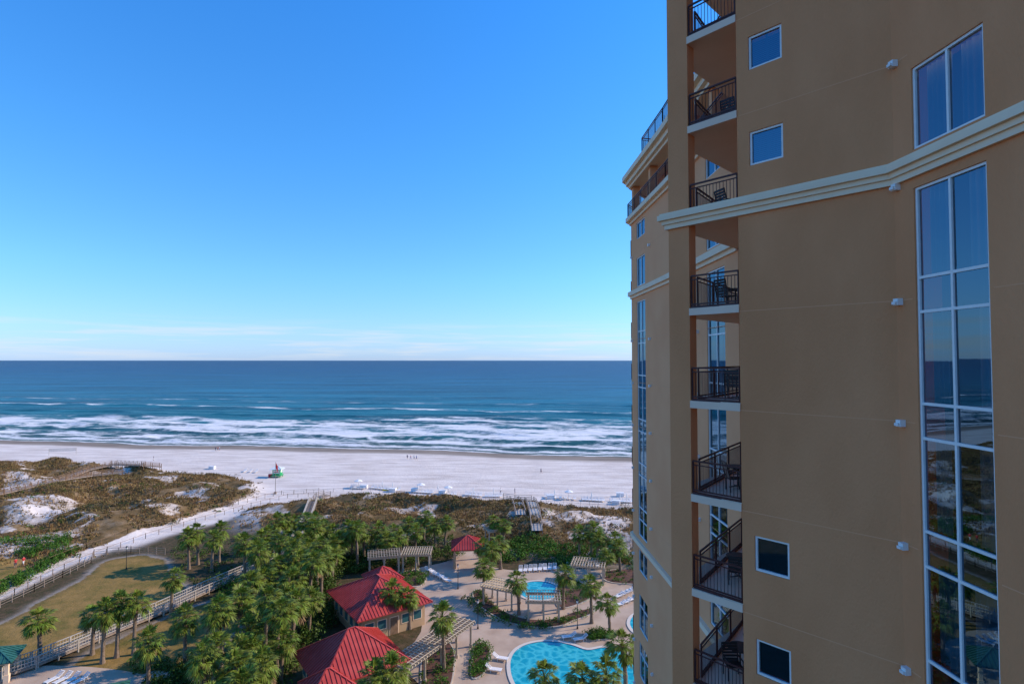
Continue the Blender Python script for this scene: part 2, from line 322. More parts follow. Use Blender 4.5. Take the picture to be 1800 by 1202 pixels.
def seamat():
    m=bpy.data.materials.new("sea_water"); m.use_nodes=True; nt=m.node_tree; b=nt.nodes['Principled BSDF']; l=nt.links.new
    tc=nn(nt,'ShaderNodeTexCoord'); rot=math.atan2(-0.1635,0.9865)
    def noise(sc,det,vs,ro=0.6):
        mp=nn(nt,'ShaderNodeMapping'); mp.vector_type='POINT'; mp.inputs['Scale'].default_value=vs; mp.inputs['Rotation'].default_value=(0,0,-rot)
        n=nn(nt,'ShaderNodeTexNoise'); n.inputs['Scale'].default_value=sc; n.inputs['Detail'].default_value=det; n.inputs['Roughness'].default_value=ro
        l(tc.outputs['Object'],mp.inputs[0]); l(mp.outputs[0],n.inputs['Vector']); return n.outputs['Fac']
    def att(n): a=nn(nt,'ShaderNodeAttribute'); a.attribute_name=n; return a.outputs['Fac']
    r=nn(nt,'ShaderNodeValToRGB'); el=r.color_ramp.elements
    el[0].position=0; el[0].color=(0.17,0.17,0.125,1); el[1].position=1; el[1].color=(0.0006,0.020,0.078,1)
    for p,c in((0.06,(0.08,0.15,0.13,1)),(0.22,(0.035,0.135,0.145,1)),(0.42,(0.020,0.155,0.195,1)),(0.6,(0.008,0.105,0.175,1)),(0.8,(0.0015,0.048,0.120,1))):
        q=el.new(p); q.color=c
    l(att("depth"),r.inputs[0])
    r2=nn(nt,'ShaderNodeValToRGB'); r2.color_ramp.elements[0].position=0.38; r2.color_ramp.elements[0].color=(0.52,0.52,0.56,1); r2.color_ramp.elements[1].position=0.66; r2.color_ramp.elements[1].color=(1.5,1.42,1.36,1)
    l(noise(0.012,7,(0.35,1.6,1),0.7),r2.inputs[0])
    mm=nn(nt,'ShaderNodeMixRGB',blend_type='MULTIPLY'); mm.inputs[0].default_value=1; l(r.outputs[0],mm.inputs[1]); l(r2.outputs[0],mm.inputs[2])
    n1=noise(0.45,7,(0.45,1.3,1),0.76)
    a=nn(nt,'ShaderNodeMath',operation='MULTIPLY_ADD'); a.inputs[1].default_value=2.0; l(n1,a.inputs[0]); l(att("foam"),a.inputs[2])
    s2=nn(nt,'ShaderNodeMath',operation='SUBTRACT'); s2.inputs[1].default_value=1.36; l(a.outputs[0],s2.inputs[0])
    s3=nn(nt,'ShaderNodeMath',operation='MULTIPLY'); s3.inputs[1].default_value=2.2; s3.use_clamp=True; l(s2.outputs[0],s3.inputs[0])
    fm=nn(nt,'ShaderNodeMixRGB'); l(s3.outputs[0],fm.inputs[0]); l(mm.outputs[0],fm.inputs[1]); fm.inputs[2].default_value=(0.78,0.75,0.72,1)
    l(fm.outputs[0],b.inputs['Base Color'])
    rr=nn(nt,'ShaderNodeMapRange'); rr.inputs['To Min'].default_value=0.3; rr.inputs['To Max'].default_value=0.85; l(s3.outputs[0],rr.inputs[0]); l(rr.outputs[0],b.inputs['Roughness'])
    b.inputs['Specular IOR Level'].default_value=0.04; b.inputs['IOR'].default_value=1.33
    bp=nn(nt,'ShaderNodeBump'); bp.inputs['Strength'].default_value=1.0; bp.inputs['Distance'].default_value=1.6
    l(noise(0.12,7,(0.45,1.4,1),0.72),bp.inputs['Height']); l(bp.outputs[0],b.inputs['Normal'])
    return m
depth=np.clip(np.log1p(np.maximum(ST,0)/12)/np.log1p(6000/12),0,1)
npmesh("sea",np.stack([XX,YY,Z],-1).reshape(-1,3),F,[seamat()],True,{"foam":foam,"depth":depth})
# ------------------------------------------------------------ TOWER
tower=empty("condominium_tower",(0,0,0))
FH=3.07; BASE=37.5
C=Vector((9.89,14.59)); J=Vector((7.09,17.70)); K=Vector((5.94,18.98)); PL=Vector((5.42,19.56))
B0=Vector((11.43,-6.0)); R1=Vector((10.4,21.9)); W0=Vector((9.3,23.3)); W1=Vector((9.2,33)); W2=Vector((8.85,42)); W3=Vector((12.6,47.5)); W4=Vector((34,47.5)); W5=Vector((34,-6))
nin=Vector((0.743,0.669))
mbW=MB(); mbF=MB(); mbG=MB(); mbD=MB(); mbC=MB(); mbS=MB(); mbJ=MB()
def hm2(a,b,hm):
    hs=[a]+sorted(hm)+[b]; r=[]
    for i in range(len(hs)-1):
        if hs[i+1]-hs[i]>1.5: r.append((hs[i],hs[i+1]))
    return r
def wall(p0,p1,z0,z1,ops=[],rev=0.13,mb=mbW,mi=0):
    """ops: (s0,s1,z0,z1,vm,hm,kind)"""
    d=(p1-p0); Ln=d.length; d=d/Ln; n=Vector((-d.y,d.x))
    ss=sorted(set([0,Ln]+[o[0] for o in ops]+[o[1] for o in ops])); zs=sorted(set([z0,z1]+[o[2] for o in ops]+[o[3] for o in ops]))
    P=lambda s,z,o=0:(p0.x+d.x*s+n.x*o,p0.y+d.y*s+n.y*o,z)
    for i in range(len(ss)-1):
        def hit(jj): return any(o[0]<=ss[i]+1e-6 and o[1]>=ss[i+1]-1e-6 and o[2]<=zs[jj]+1e-6 and o[3]>=zs[jj+1]-1e-6 for o in ops)
        j=0
        while j<len(zs)-1:
            if hit(j): j+=1; continue
            k=j
            while k<len(zs)-1 and not hit(k): k+=1
            mb.add([P(ss[i],zs[j]),P(ss[i],zs[k]),P(ss[i+1],zs[k]),P(ss[i+1],zs[j])],[(0,1,2,3)],mi); j=k
    for (s0,s1,a,b,vm,hm,kind) in ops:
        r=-rev
        for q in ([P(s0,a),P(s0,b),P(s0,b,r),P(s0,a,r)],[P(s1,a),P(s1,b),P(s1,b,r),P(s1,a,r)],[P(s0,a),P(s1,a),P(s1,a,r),P(s0,a,r)],[P(s0,b),P(s1,b),P(s1,b,r),P(s0,b,r)]):
            mb.add(q,[(0,1,2,3)],mi)
        fw=0.065
        def bar(sa,sb,za,zb,o0=-rev+0.0,o1=-rev+0.085):
            v=[P(sa,za,o0),P(sb,za,o0),P(sb,zb,o0),P(sa,zb,o0),P(sa,za,o1),P(sb,za,o1),P(sb,zb,o1),P(sa,zb,o1)]
            mbF.add(v,[(0,1,2,3),(4,5,6,7),(0,1,5,4),(1,2,6,5),(2,3,7,6),(3,0,4,7)],0)
        e=0.003
        bar(s0+e,s0+fw,a+e,b-e); bar(s1-fw,s1-e,a+e,b-e); bar(s0+fw,s1-fw,a+e,a+fw); bar(s0+fw,s1-fw,b-fw,b-e)
        for v_ in vm: bar(v_-0.03,v_+0.03,a+fw,b-fw,-rev+0.002,-rev+0.08)
        vs=[s0+fw]+[q for v_ in vm for q in(v_-0.03,v_+0.03)]+[s1-fw]
        for h_ in hm:
            for q in range(0,len(vs),2): bar(vs[q],vs[q+1],h_-0.035,h_+0.035,-rev+0.004,-rev+0.076)
        vv=[s0+0.02]+list(vm)+[s1-0.02]; hh=[a+0.02]+sorted(hm)+[b-0.02]
        for i in range(len(vv)-1):
            for j in range(len(hh)-1):
                t0=random.uniform(-0.002,0.002); t1=random.uniform(-0.002,0.002); g=-rev+0.03
                # planar pane, each one very slightly out of true like real glazing
                mbG.add([P(vv[i],hh[j],g+t0+t1),P(vv[i],hh[j+1],g+t0-t1),P(vv[i+1],hh[j+1],g-t0-t1),P(vv[i+1],hh[j],g-t0+t1)],[(0,1,2,3)],0)
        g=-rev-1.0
        mbD.add([P(s0-.5,a-.4,g),P(s0-.5,b+.4,g),P(s1+.5,b+.4,g),P(s1+.5,a-.4,g)],[(0,1,2,3)],0)  # near-black sheet behind the window, painted stand-in for the unlit room's shade
        if kind=='shut':
            z=a+0.08
            while z<b-0.08:
                mbS.add([P(s0+.08,z,-rev-.03),P(s1-.08,z,-rev-.03),P(s1-.08,z+.055,-rev-.075),P(s0+.08,z+.055,-rev-.075)],[(0,1,2,3)],0); z+=0.06
            mbS.box(((p0.x+d.x*(s0+s1)/2+n.x*(-rev-.05)),(p0.y+d.y*(s0+s1)/2+n.y*(-rev-.05)),(a+b)/2),(0.07,0.02,b-a-.1),math.atan2(d.y,d.x))
        if kind=='curt':
            for (z_a,z_b) in hm2(a,b,hm):
                for (ca,cb) in (((s0+.06),(s0+s1)/2-random.uniform(.05,.5)),((s0+s1)/2+random.uniform(.05,.45),s1-.06)):
                    N=60; v=[];f=[]
                    for q in range(N+1):
                        s_=ca+(cb-ca)*q/N; o=-rev-.22+0.045*math.sin(s_*38+1.5*math.sin(s_*7))
                        v+= [P(s_,z_a,o),P(s_,z_b,o)]
                    for q in range(N): f.append((2*q,2*q+1,2*q+3,2*q+2))
                    mbC.add(v,f,0)
TOP=61.0
LB=(C-B0).length
def cw(s0,s1,zt=40.25,zb=9.0):
    hm=[];z=38.02
    while z-0.85>zb+1: hm+=[z,z-0.84]; z-=3.075
    return (s0,s1,zb,zt,[(s0+s1)/2],hm,'curt')
def upw(s0,s1):
    return [(s0,s1,41.2+k*4.3,43.25+k*4.3,[(s0+s1)/2],[],'curt') for k in range(0,5)]
sB0,sB1=LB-2.63,LB-0.635
opsB=[cw(sB0,sB1)]+upw(sB0,sB1)+[cw(LB-9.0,LB-7.0)]+upw(LB-9,LB-7)
wall(B0,C,0,TOP,opsB)
sw0,sw1=2.78,3.80
opsA=[(sw0,sw1,z,z+1.05,[],[],'shut') for z in (45.0,42.0,29.65,26.58,23.5,20.4,17.3,14.2,48.1,51.2,54.3)]
wall(C,J,0,TOP,opsA)
wall(J,R1,0,TOP,[]); wall(R1,W0,0,TOP,[])
pv=[PL,K,K+nin*0.42,PL+nin*0.42]
mbW.prism([(p.x,p.y) for p in pv],0,TOP,0)
def jline(p0,p1,z,s0=0,s1=None,h=0.022):
    d=(p1-p0);Ln=d.length;d/=Ln;n=Vector((-d.y,d.x)); s1=Ln if s1 is None else s1
    a=p0+d*s0+n*0.002; b=p0+d*s1+n*0.002
    mbJ.seg((a.x,a.y,z),(b.x,b.y,z),0.006,h)
for k in range(-11,8):
    z=BASE+FH*k+0.02
    if k==1: continue
    jline(C,J,z); jline(B0,C,z,0,LB-9.1); jline(B0,C,z,LB-6.9,sB0-0.1); jline(B0,C,z,sB1+0.1,LB)
def offset(poly,o):
    r=[]
    for i,p in enumerate(poly):
        ns=[]
        if i>0: d=(poly[i]-poly[i-1]).normalized(); ns.append(Vector((-d.y,d.x)))
        if i<len(poly)-1: d=(poly[i+1]-poly[i]).normalized(); ns.append(Vector((-d.y,d.x)))
        if len(ns)==2:
            b=(ns[0]+ns[1]).normalized(); r.append(p+b*(o/max(0.3,b.dot(ns[0]))))
        else: r.append(p+ns[0]*o)
    return r
mbT=MB()
def molding(poly,z0,z1,o,inn=-0.03,mi=0,mb=mbT):
    a=offset(poly,inn); b=offset(poly,o); n=len(poly); v=[]
    for p,q in zip(a,b): v+=[(p.x,p.y,z0),(q.x,q.y,z0),(q.x,q.y,z1),(p.x,p.y,z1)]
    f=[]
    for i in range(n-1):
        s=4*i;t=s+4
        f+=[(s,s+1,t+1,t),(s+1,s+2,t+2,t+1),(s+2,s+3,t+3,t+2),(s+3,s,t,t+3)]
    f+=[(0,1,2,3),(4*n-1,4*n-2,4*n-3,4*n-4)]; mb.add(v,f,mi)
corn=[B0,C,J,PL,PL+nin*0.42]
for z0,z1,o in((40.50,40.66,0.10),(40.66,40.80,0.17),(40.80,40.98,0.28),(40.98,41.04,0.22)): molding(corn,z0,z1,o)
mbV=MB()
dB=(C-B0).normalized(); nB=Vector((-dB.y,dB.x))
for k in range(-9,6):
    z=BASE+FH*k-0.02
    if k==1: z=40.42
    p=C-dB*0.14+nB*0.07; mbV.box((p.x,p.y,z),(0.16,0.15,0.17),math.atan2(dB.y,dB.x)); p=C-dB*0.14+nB*0.12
    mbV.box((p.x,p.y,z-0.03),(0.13,0.16,0.07),math.atan2(dB.y,dB.x))
mbSl=MB(); mbR=MB()
slabpoly=[J,R1,W0-Vector((0.02,0)),PL+nin*0.44,PL+nin*0.05,K+nin*0.05]
def railing(mb,p,q,z,h=1.07,sp_=0.115,base=True):
    p=Vector(p);q=Vector(q);d=q-p;Ln=d.length;d/=Ln
    mb.seg((p.x,p.y,z+h),(q.x,q.y,z+h),0.055,0.05); mb.seg((p.x,p.y,z+h-.13),(q.x,q.y,z+h-.13),0.035,0.03); mb.seg((p.x,p.y,z+.12),(q.x,q.y,z+.12),0.04,0.045)
    if base: mb.seg((p.x,p.y,z-0.02),(q.x,q.y,z-0.02),0.06,0.17)
    n=int(Ln/sp_)
    for i in range(1,n):
        a=p+d*(Ln*i/n); mb.seg((a.x,a.y,z+.12),(a.x,a.y,z+h-.13),0.016,0.016)
    m=max(1,int(round(Ln/1.7)))
    for i in range(m+1):
        a=p+d*(Ln*i/m); mb.seg((a.x,a.y,z),(a.x,a.y,z+h),0.05,0.05)
outw=-nin
for k in range(-11,8):
    z=BASE+FH*k
    mbSl.prism([(p.x,p.y) for p in slabpoly],z,z+0.24,0)
    if k!=1:
        a=J+outw*0.04; b=K+outw*0.04; mbSl.prism([(p.x,p.y) for p in (a,b,K+nin*0.04,J+nin*0.04)],z-0.012,z+0.225,0)
    railing(mbR,J+nin*0.05+Vector((-.03,.03)),K+nin*0.05+Vector((.03,-.03)),z+0.24)
    a=K+nin*0.45+Vector((0.03,0)); railing(mbR,a,W0+Vector((-0.02,-0.08)),z+0.24)
wall(W4,W5,0,49,[]); wall(W5,B0,0,TOP,[])
mbW.add([(p.x,p.y,TOP) for p in (B0,C,J,R1,W0,Vector((34,23.3)),W5)],[tuple(range(7))])
mbW.add([(W0.x,W0.y,0),(34,23.3,0),(34,23.3,TOP),(W0.x,W0.y,TOP)],[(0,1,2,3)])
mbWW=MB()
def wops(s0,s1):
    m=(s0+s1)/2
    return [(s0,s1,44.6,45.75,[m],[],''),(s0,s1,41.2,43.25,[m],[],'curt'),(s0,s1,23.75,40.15,[m],[h for i in range(6) for h in (38.02-3.075*i,37.18-3.075*i) if h>24.3],'curt'),
            (s0,s1,21.3,22.8,[m],[],''),(s0,s1,17.3,19.7,[m],[18.9],''),(s0,s1,14.0,16.4,[m],[15.6],''),(s0,s1,10.5,12.9,[m],[],''),(s0,s1,4,8,[m],[6],'')]
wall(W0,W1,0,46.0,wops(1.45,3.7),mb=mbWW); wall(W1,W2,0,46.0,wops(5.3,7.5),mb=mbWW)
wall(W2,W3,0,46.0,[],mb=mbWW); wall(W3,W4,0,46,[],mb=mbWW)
wp=[W0,W1,W2,W3,W4]
for z0,z1,o in((40.5,40.7,.1),(40.7,41.0,.26),(23.0,23.2,.08),(23.2,23.45,.2),(46.0,46.2,.14),(46.2,46.5,.38)): molding(wp,z0,z1,o)
for z0,z1,o in((48.75,48.95,.15),(48.95,49.25,.35),(49.25,49.6,.6),(49.6,49.68,.5)): molding(wp,z0,z1,o)
fo=offset(wp,0.0)
for z in (46.45,48.85,49.5):
    mbT.add([(p.x,p.y,z) for p in fo]+[(34,23.3,z)],[tuple(range(6))])
bi=offset(wp,-1.5)
for a,b in zip(bi[:-1],bi[1:]): mbWW.add([(a.x,a.y,46.45),(b.x,b.y,46.45),(b.x,b.y,48.85),(a.x,a.y,48.85)],[(0,1,2,3)])
ci=offset(wp,-0.35)
for a,b,nseg in((ci[0],ci[1],3),(ci[1],ci[2],2),(ci[2],ci[3],2),(ci[3],ci[4],5)):
    for i in range(nseg):
        p=a.lerp(b,i/nseg); mbWW.box((p.x,p.y,47.65),(0.5,0.5,2.38),0)
ri=offset(wp,0.22)
for a,b in zip(ri[:-1],ri[1:]): railing(mbR,a,b,46.52,1.05,0.13,False)
ri=offset(wp,0.35); a=ri[0]; b=ri[1].lerp(ri[2],0.5); railing(mbR,a,ri[1],49.7,1.1,0.13,False); railing(mbR,ri[1],b,49.7,1.1,0.13,False); railing(mbR,b,b+Vector((3,0.8)),49.7,1.1,0.13,False)
mbWW.prism([(11.2,23.4),(11.2,35.5),(14,38.5),(33.9,38.5),(33.9,23.4)],49.55,53,0)
mbR.cyl((10.2,37.6,49.6),(10.2,37.6,52.4),.02,.012,5)
for p0,p1,s_ in((W1,W2,4.1),(W0,W1,4.9),(W1,W2,8.7)):
    d=(p1-p0).normalized(); n=Vector((-d.y,d.x))
    for k in range(-8,4):
        z=BASE+FH*k
        if abs(z-40.57)<.1: continue
        p=p0+d*s_+n*.07; mbV.box((p.x,p.y,z-.1),(0.15,0.15,0.16),math.atan2(d.y,d.x))
for k in range(-8,3):
    z=BASE+FH*k
    if k!=1: jline(W0,W1,z); jline(W1,W2,z)
dW=(W3-W2).normalized(); nW=Vector((-dW.y,dW.x))
for k in range(-8,3):
    z=BASE+FH*k
    a=W2+dW*0.35; b=W2+dW*5.5
    P4=[a,b,b+nW*0.2,a+nW*0.2]; mbSl.prism([(p.x,p.y) for p in P4],z,z+.22,0)
    railing(mbR,a+nW*.17,b+nW*.17,z+.22,1.07,.15)
for mb,n,mt in((mbW,"walls",stucco),(mbWW,"wing_walls",stucco2),(mbF,"window_frames",white),(mbG,"window_glass",glass),(mbD,"dark_backplanes",darkroom),(mbC,"curtains",curtainm),(mbS,"shutters",shutter),(mbJ,"control_joints",joint),(mbT,"cornices",cream),(mbV,"wall_vents",white),(mbSl,"balcony_slabs",soffit),(mbR,"balcony_railings",railm)):
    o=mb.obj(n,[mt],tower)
def patio_chair():
    m=MB()
    for x in(-.25,.25):
        for y in(-.22,.22): m.seg((x,y,0),(x,y,.42),.03,.03)
        m.seg((x,-.24,.62),(x,.24,.62),.04,.025); m.seg((x,-.24,.4),(x,-.24,.62),.03,.03); m.seg((x,.22,.4),(x,.36,.98),.03,.03)
    for i in range(6): m.box((0,-.2+i*.085,.43),(.5,.07,.02))
    for i in range(6):
        t=i/5; m.box((0,.23+.12*t,.5+.46*t),(.5,.02,.075))
    return m
def table():
    m=MB(); m.cyl((0,0,.70),(0,0,.73),.42,.42,18); m.cyl((0,0,0.05),(0,0,.70),.03,.03,8)
    for i in range(4):
        t=i*math.pi/2; m.seg((0,0,.06),(.3*math.cos(t),.3*math.sin(t),.02),.03,.03)
    return m
pc=patio_chair().obj("patio_chair",[black]); pcm=pc.data
tb=table().obj("patio_table",[black]); tbm=tb.data
first=True
for k in (-4,-3,-2,-1,0,1,2):
    z=BASE+FH*k+.245
    base=K+nin*1.0+Vector((0.75,-0.35))
    p1=base+Vector((random.uniform(-.1,.15),random.uniform(-.1,.1))); p2=base+nin*1.2+Vector((.2,0)); pt=base+nin*0.65+Vector((-.1,.1))
    if first: pc.location=(p1.x,p1.y,z); tb.location=(pt.x,pt.y,z); first=False
    else: inst("patio_chair",pcm,(p1.x,p1.y,z),random.uniform(1.5,3.5)); inst("patio_table",tbm,(pt.x,pt.y,z))
    inst("patio_chair",pcm,(p2.x,p2.y,z),random.uniform(0,6))
# ------------------------------------------------------------ pool deck
def sheet(name,pts,z,mats,th=0.0):
    m=MB()
    if th: m.prism(pts,z-th,z,0,1 if len(mats)>1 else 0)
    else: m.add([(p[0],p[1],z) for p in pts],[tuple(range(len(pts)))])
    return m.obj(name,mats)
deck=smooth_closed(GP([(690,1010),(735,998),(790,985),(805,970),(840,968),(850,990),(900,1002),(950,995),(1010,990),(1060,985),(1150,990),(1300,1010),(1300,1300),(1000,1330),(780,1330),(745,1210),(700,1170),(740,1110),(735,1065),(705,1030)]),3)
sheet("pool_deck_pavement",deck,0.03,[concrete])
sheet("pool_deck_pavement",smooth_closed(GP([(-200,1175),(0,1180),(60,1170),(160,1172),(250,1185),(330,1215),(300,1320),(-200,1400)]),3),0.03,[concrete])
sheet("footpath",smooth_closed(GP([(250,1185),(300,1180),(345,1190),(400,1230),(380,1280),(300,1240)]),3),0.034,[concrete])
def poolmat():
    m=bpy.data.materials.new("pool_water"); m.use_nodes=True; nt=m.node_tree; b=nt.nodes['Principled BSDF']; l=nt.links.new
    tc=nn(nt,'ShaderNodeTexCoord'); n=nn(nt,'ShaderNodeTexNoise'); n.inputs['Scale'].default_value=0.9; n.inputs['Detail'].default_value=3
    v=nn(nt,'ShaderNodeTexVoronoi'); v.feature='DISTANCE_TO_EDGE'; v.inputs['Scale'].default_value=1.6
    ad=nn(nt,'ShaderNodeMixRGB'); ad.inputs[0].default_value=0.5; l(tc.outputs['Object'],ad.inputs[1]); l(n.outputs['Color'],ad.inputs[2]); l(tc.outputs['Object'],n.inputs['Vector']); l(ad.outputs[0],v.inputs['Vector'])
    r=nn(nt,'ShaderNodeValToRGB'); r.color_ramp.elements[0].color=(0.06,0.46,0.50,1); r.color_ramp.elements[1].position=0.2; r.color_ramp.elements[1].color=(0.008,0.29,0.37,1)  # pale cell edges: caustic light painted into the water colour
    l(v.outputs['Distance'],r.inputs[0]); l(r.outputs[0],b.inputs['Base Color']); b.inputs['Roughness'].default_value=0.05; b.inputs['IOR'].default_value=1.33
    bp=nn(nt,'ShaderNodeBump'); bp.inputs['Strength'].default_value=0.25; bp.inputs['Distance'].default_value=0.1; n2=nn(nt,'ShaderNodeTexNoise'); n2.inputs['Scale'].default_value=2.5
    l(tc.outputs['Object'],n2.inputs['Vector']); l(n2.outputs['Fac'],bp.inputs['Height']); l(bp.outputs[0],b.inputs['Normal'])
    return m
poolw=poolmat()
coping=M("pool_coping",(0.62,0.53,0.44),None,0.7); tile=M("pool_tile",(0.03,0.16,0.28),None,0.3)
def pool(pts,w=0.45):
    e=empty("swimming_pool"); n=len(pts)
    A=sum(pts[i][0]*pts[(i+1)%n][1]-pts[(i+1)%n][0]*pts[i][1] for i in range(n)); sg=1 if A>0 else -1
    outer=[]
    for i in range(n):
        d=Vector(pts[(i+1)%n])-Vector(pts[i-1]); d.normalize(); nrm=Vector((d.y,-d.x))*sg; outer.append((pts[i][0]+nrm.x*w,pts[i][1]+nrm.y*w))
    m=MB(); v=[]
    for a,b in zip(pts,outer): v+=[(a[0],a[1],0.04),(a[0],a[1],.13),(b[0],b[1],.13),(b[0],b[1],.03)]
    f=[]
    for i in range(n):
        s=4*i;t=4*((i+1)%n); f+=[(s+1,s+2,t+2,t+1),(s+2,s+3,t+3,t+2)]
    m.add(v,f,0); m.add(v,[(4*i,4*i+1,4*((i+1)%n)+1,4*((i+1)%n)) for i in range(n)],1)
    m.obj("coping",[coping,tile],e)
    m=MB(); m.add([(p[0],p[1],.055) for p in pts],[tuple(range(n))]); m.obj("water",[poolw],e)
    return e
pool(smooth_closed(GP([(897,1170),(904,1148),(925,1134),(960,1128),(1000,1133),(1032,1143),(1062,1139),(1092,1145),(1112,1160),(1128,1185),(1124,1240),(1000,1250),(930,1230),(904,1200)]),5))
c0=G(947,1038); pool([(c0[0]+3.2*math.cos(t*math.tau/36),c0[1]+3.6*math.sin(t*math.tau/36)) for t in range(36)])
pool(smooth_closed(GP([(1108,1100),(1112,1085),(1130,1078),(1180,1080),(1200,1100),(1170,1115),(1125,1115)]),5))
def island(pts,name="planting_bed"):
    n=len(pts); cx=sum(p[0] for p in pts)/n; cy=sum(p[1] for p in pts)/n
    e=empty(name); m=MB(); m.prism(pts,0.0,0.15,0); m.obj("kerb",[curb],e)
    q=[]
    for i in range(n):
        d=Vector((cx-pts[i][0],cy-pts[i][1])); d.normalize(); q.append((pts[i][0]+d.x*.25,pts[i][1]+d.y*.25))
    m=MB(); m.add([(p[0],p[1],.158) for p in q],[tuple(range(n))]); m.obj("mulch",[mulch],e)
beds=[[(830,1045),(838,1062),(862,1080),(895,1096),(940,1104),(985,1102),(1010,1092),(1040,1080),(1045,1070),(1010,1078),(985,1088),(945,1092),(905,1086),(870,1068),(850,1045),(838,1036)],
      [(836,1132),(850,1130),(862,1140),(860,1165),(850,1186),(832,1195),(826,1180),(830,1150)],
      [(1028,1116),(1050,1111),(1075,1114),(1078,1121),(1050,1127),(1030,1124)],
      [(985,1010),(1010,1020),(1040,1030),(1060,1025),(1050,1045),(1020,1062),(985,1070),(975,1050)],
      [(745,1130),(780,1120),(800,1150),(795,1200),(770,1240),(740,1220)],
      [(1060,1005),(1120,1000),(1180,1010),(1180,1030),(1110,1028),(1065,1022)],
      [(700,1010),(735,1003),(752,1012),(740,1030),(715,1030)]]
bedw=[smooth_closed(GP(b),3) for b in beds]
for b in bedw: island(b)
# ------------------------------------------------------------ foliage helpers
def leaves(cx,cy,cz,r,h,per,size,name,mat):
    n=len(cx); N=n*per
    C_=np.repeat(np.stack([cx,cy,cz],-1),per,0); R_=np.repeat(r,per); H_=np.repeat(h,per)
    u=rng.random(N)*2*np.pi; ph_=np.arcsin(rng.random(N)**0.8); rad=0.62+0.45*rng.random(N)
    P=C_+np.stack([np.cos(u)*np.cos(ph_)*R_*rad,np.sin(u)*np.cos(ph_)*R_*rad,np.sin(ph_)*H_*rad],-1)
    a=rng.normal(size=(N,3)); a/=np.linalg.norm(a,axis=1)[:,None]; b=rng.normal(size=(N,3)); b=np.cross(a,b); b/=np.linalg.norm(b,axis=1)[:,None]
    sz=(size*(0.6+0.8*rng.random(N)))[:,None]
    V=np.stack([P-a*sz,P-b*sz*.5,P+a*sz,P+b*sz*.5],1).reshape(-1,3); F=np.arange(4*N).reshape(-1,4)
    return npmesh(name,V,F,[mat])
def scatter(P,n):
    xs=[p[0] for p in P];ys=[p[1] for p in P]; X_=rng.uniform(min(xs),max(xs),n*8); Y_=rng.uniform(min(ys),max(ys),n*8)
    k=inpoly(X_,Y_,P); return X_[k][:n],Y_[k][:n]
def shrubs(P,n,rr,hh,per,size,name="shrub_mass",mat=shrubm,z=None):
    x_,y_=scatter(P,n); z_=gh(x_,y_) if z is None else np.full(len(x_),z)
    f=0.7+0.6*rng.random(len(x_)); leaves(x_,y_,z_,rr*f,hh*f*(0.8+.4*rng.random(len(x_))),per,size,name,mat)
def hedge(line,w,h,name="hedge",mat=hedgem,per=26):
    P=[Vector(p) for p in line]; xs=[];ys=[]
    for a,b in zip(P[:-1],P[1:]):
        L_=(b-a).length; n=max(1,int(L_*w*2.2))
        for i in range(n):
            t=random.random(); q=a.lerp(b,t); d=(b-a).normalized(); o=random.uniform(-w/2,w/2); xs.append(q.x-d.y*o); ys.append(q.y+d.x*o)
    n=len(xs); leaves(np.array(xs),np.array(ys),np.full(n,.05),np.full(n,.5),np.full(n,h),per,.13,name,mat)
# ------------------------------------------------------------ palms
def palm_mesh(seed,h):
    r=random.Random(seed); m=MB()
    bx,by=r.uniform(-.5,.5),r.uniform(-.5,.5); segs=9; pts=[]
    for i in range(segs+1):
        t=i/segs; pts.append(Vector((bx*t*t,by*t*t,h*t)))
    n=9
    rings=[]
    for i,p in enumerate(pts):
        t=i/segs; rad=.22*(1-.25*t)+.04*(i%2)+(.12 if i==0 else 0)
        if t>0.75: rad+=.07
        rings.append([(p.x+rad*math.cos(a*math.tau/n),p.y+rad*math.sin(a*math.tau/n),p.z) for a in range(n)])
    v=[q for ring in rings for q in ring]; f=[(i*n+a,i*n+(a+1)%n,(i+1)*n+(a+1)%n,(i+1)*n+a) for i in range(segs) for a in range(n)]
    m.add(v,f,1); c=pts[-1]+Vector((0,0,.1)); nl=38
    for i in range(nl):
        t=i/(nl-1); az=i*2.399+r.uniform(-.3,.3); el=math.radians(84-128*t**0.85+r.uniform(-10,10))
        dead=t>0.9 and r.random()<.7
        d=Vector((math.cos(az)*math.cos(el),math.sin(az)*math.cos(el),math.sin(el)))
        pl=r.uniform(.75,1.25); st_=c+Vector((0,0,-.35*t)); b=st_+d*pl-Vector((0,0,.12*pl))
        m.seg(st_,b,.045,.03,2 if dead else 0)
        d2=(d+Vector((0,0,-.35-.2*r.random()))).normalized(); s_=d2.cross(Vector((0,0,1)))
        if s_.length<.05: s_=Vector((1,0,0))
        s_.normalize(); up=s_.cross(d2); R=r.uniform(.8,1.15)*(.85 if dead else 1)
        K_=13
        for k in range(K_):
            al_=math.radians(-84+168*k/(K_-1)+r.uniform(-4,4)); dr=d2*math.cos(al_)+s_*math.sin(al_)
            fold=up*(.22*abs(math.sin(al_))); dr=(dr+fold).normalized(); q=dr.cross(up)
            if q.length<1e-3: continue
            q.normalize(); L_=R*(.72+.28*math.cos(al_))*r.uniform(.9,1.05); w=.06*R+.018
            off=b+d2*(.15*math.cos(al_))
            mid=off+dr*L_*.5; tip=off+dr*L_-Vector((0,0,(.16+.28*r.random())*L_))
            m.add([off,mid-q*w,tip,mid+q*w],[(0,1,2,3)],2 if dead else 0)
    me=bpy.data.meshes.new("palm"); me.from_pydata(m.v,[],m.f)
    for mt in(palmleaf,bark,palmdead): me.materials.append(mt)
    me.polygons.foreach_set('material_index',m.m); me.update(); return me
PH=[5.2,5.8,6.4,7.0,7.6,6.0]
palms=[palm_mesh(100+i,h) for i,h in enumerate(PH)]
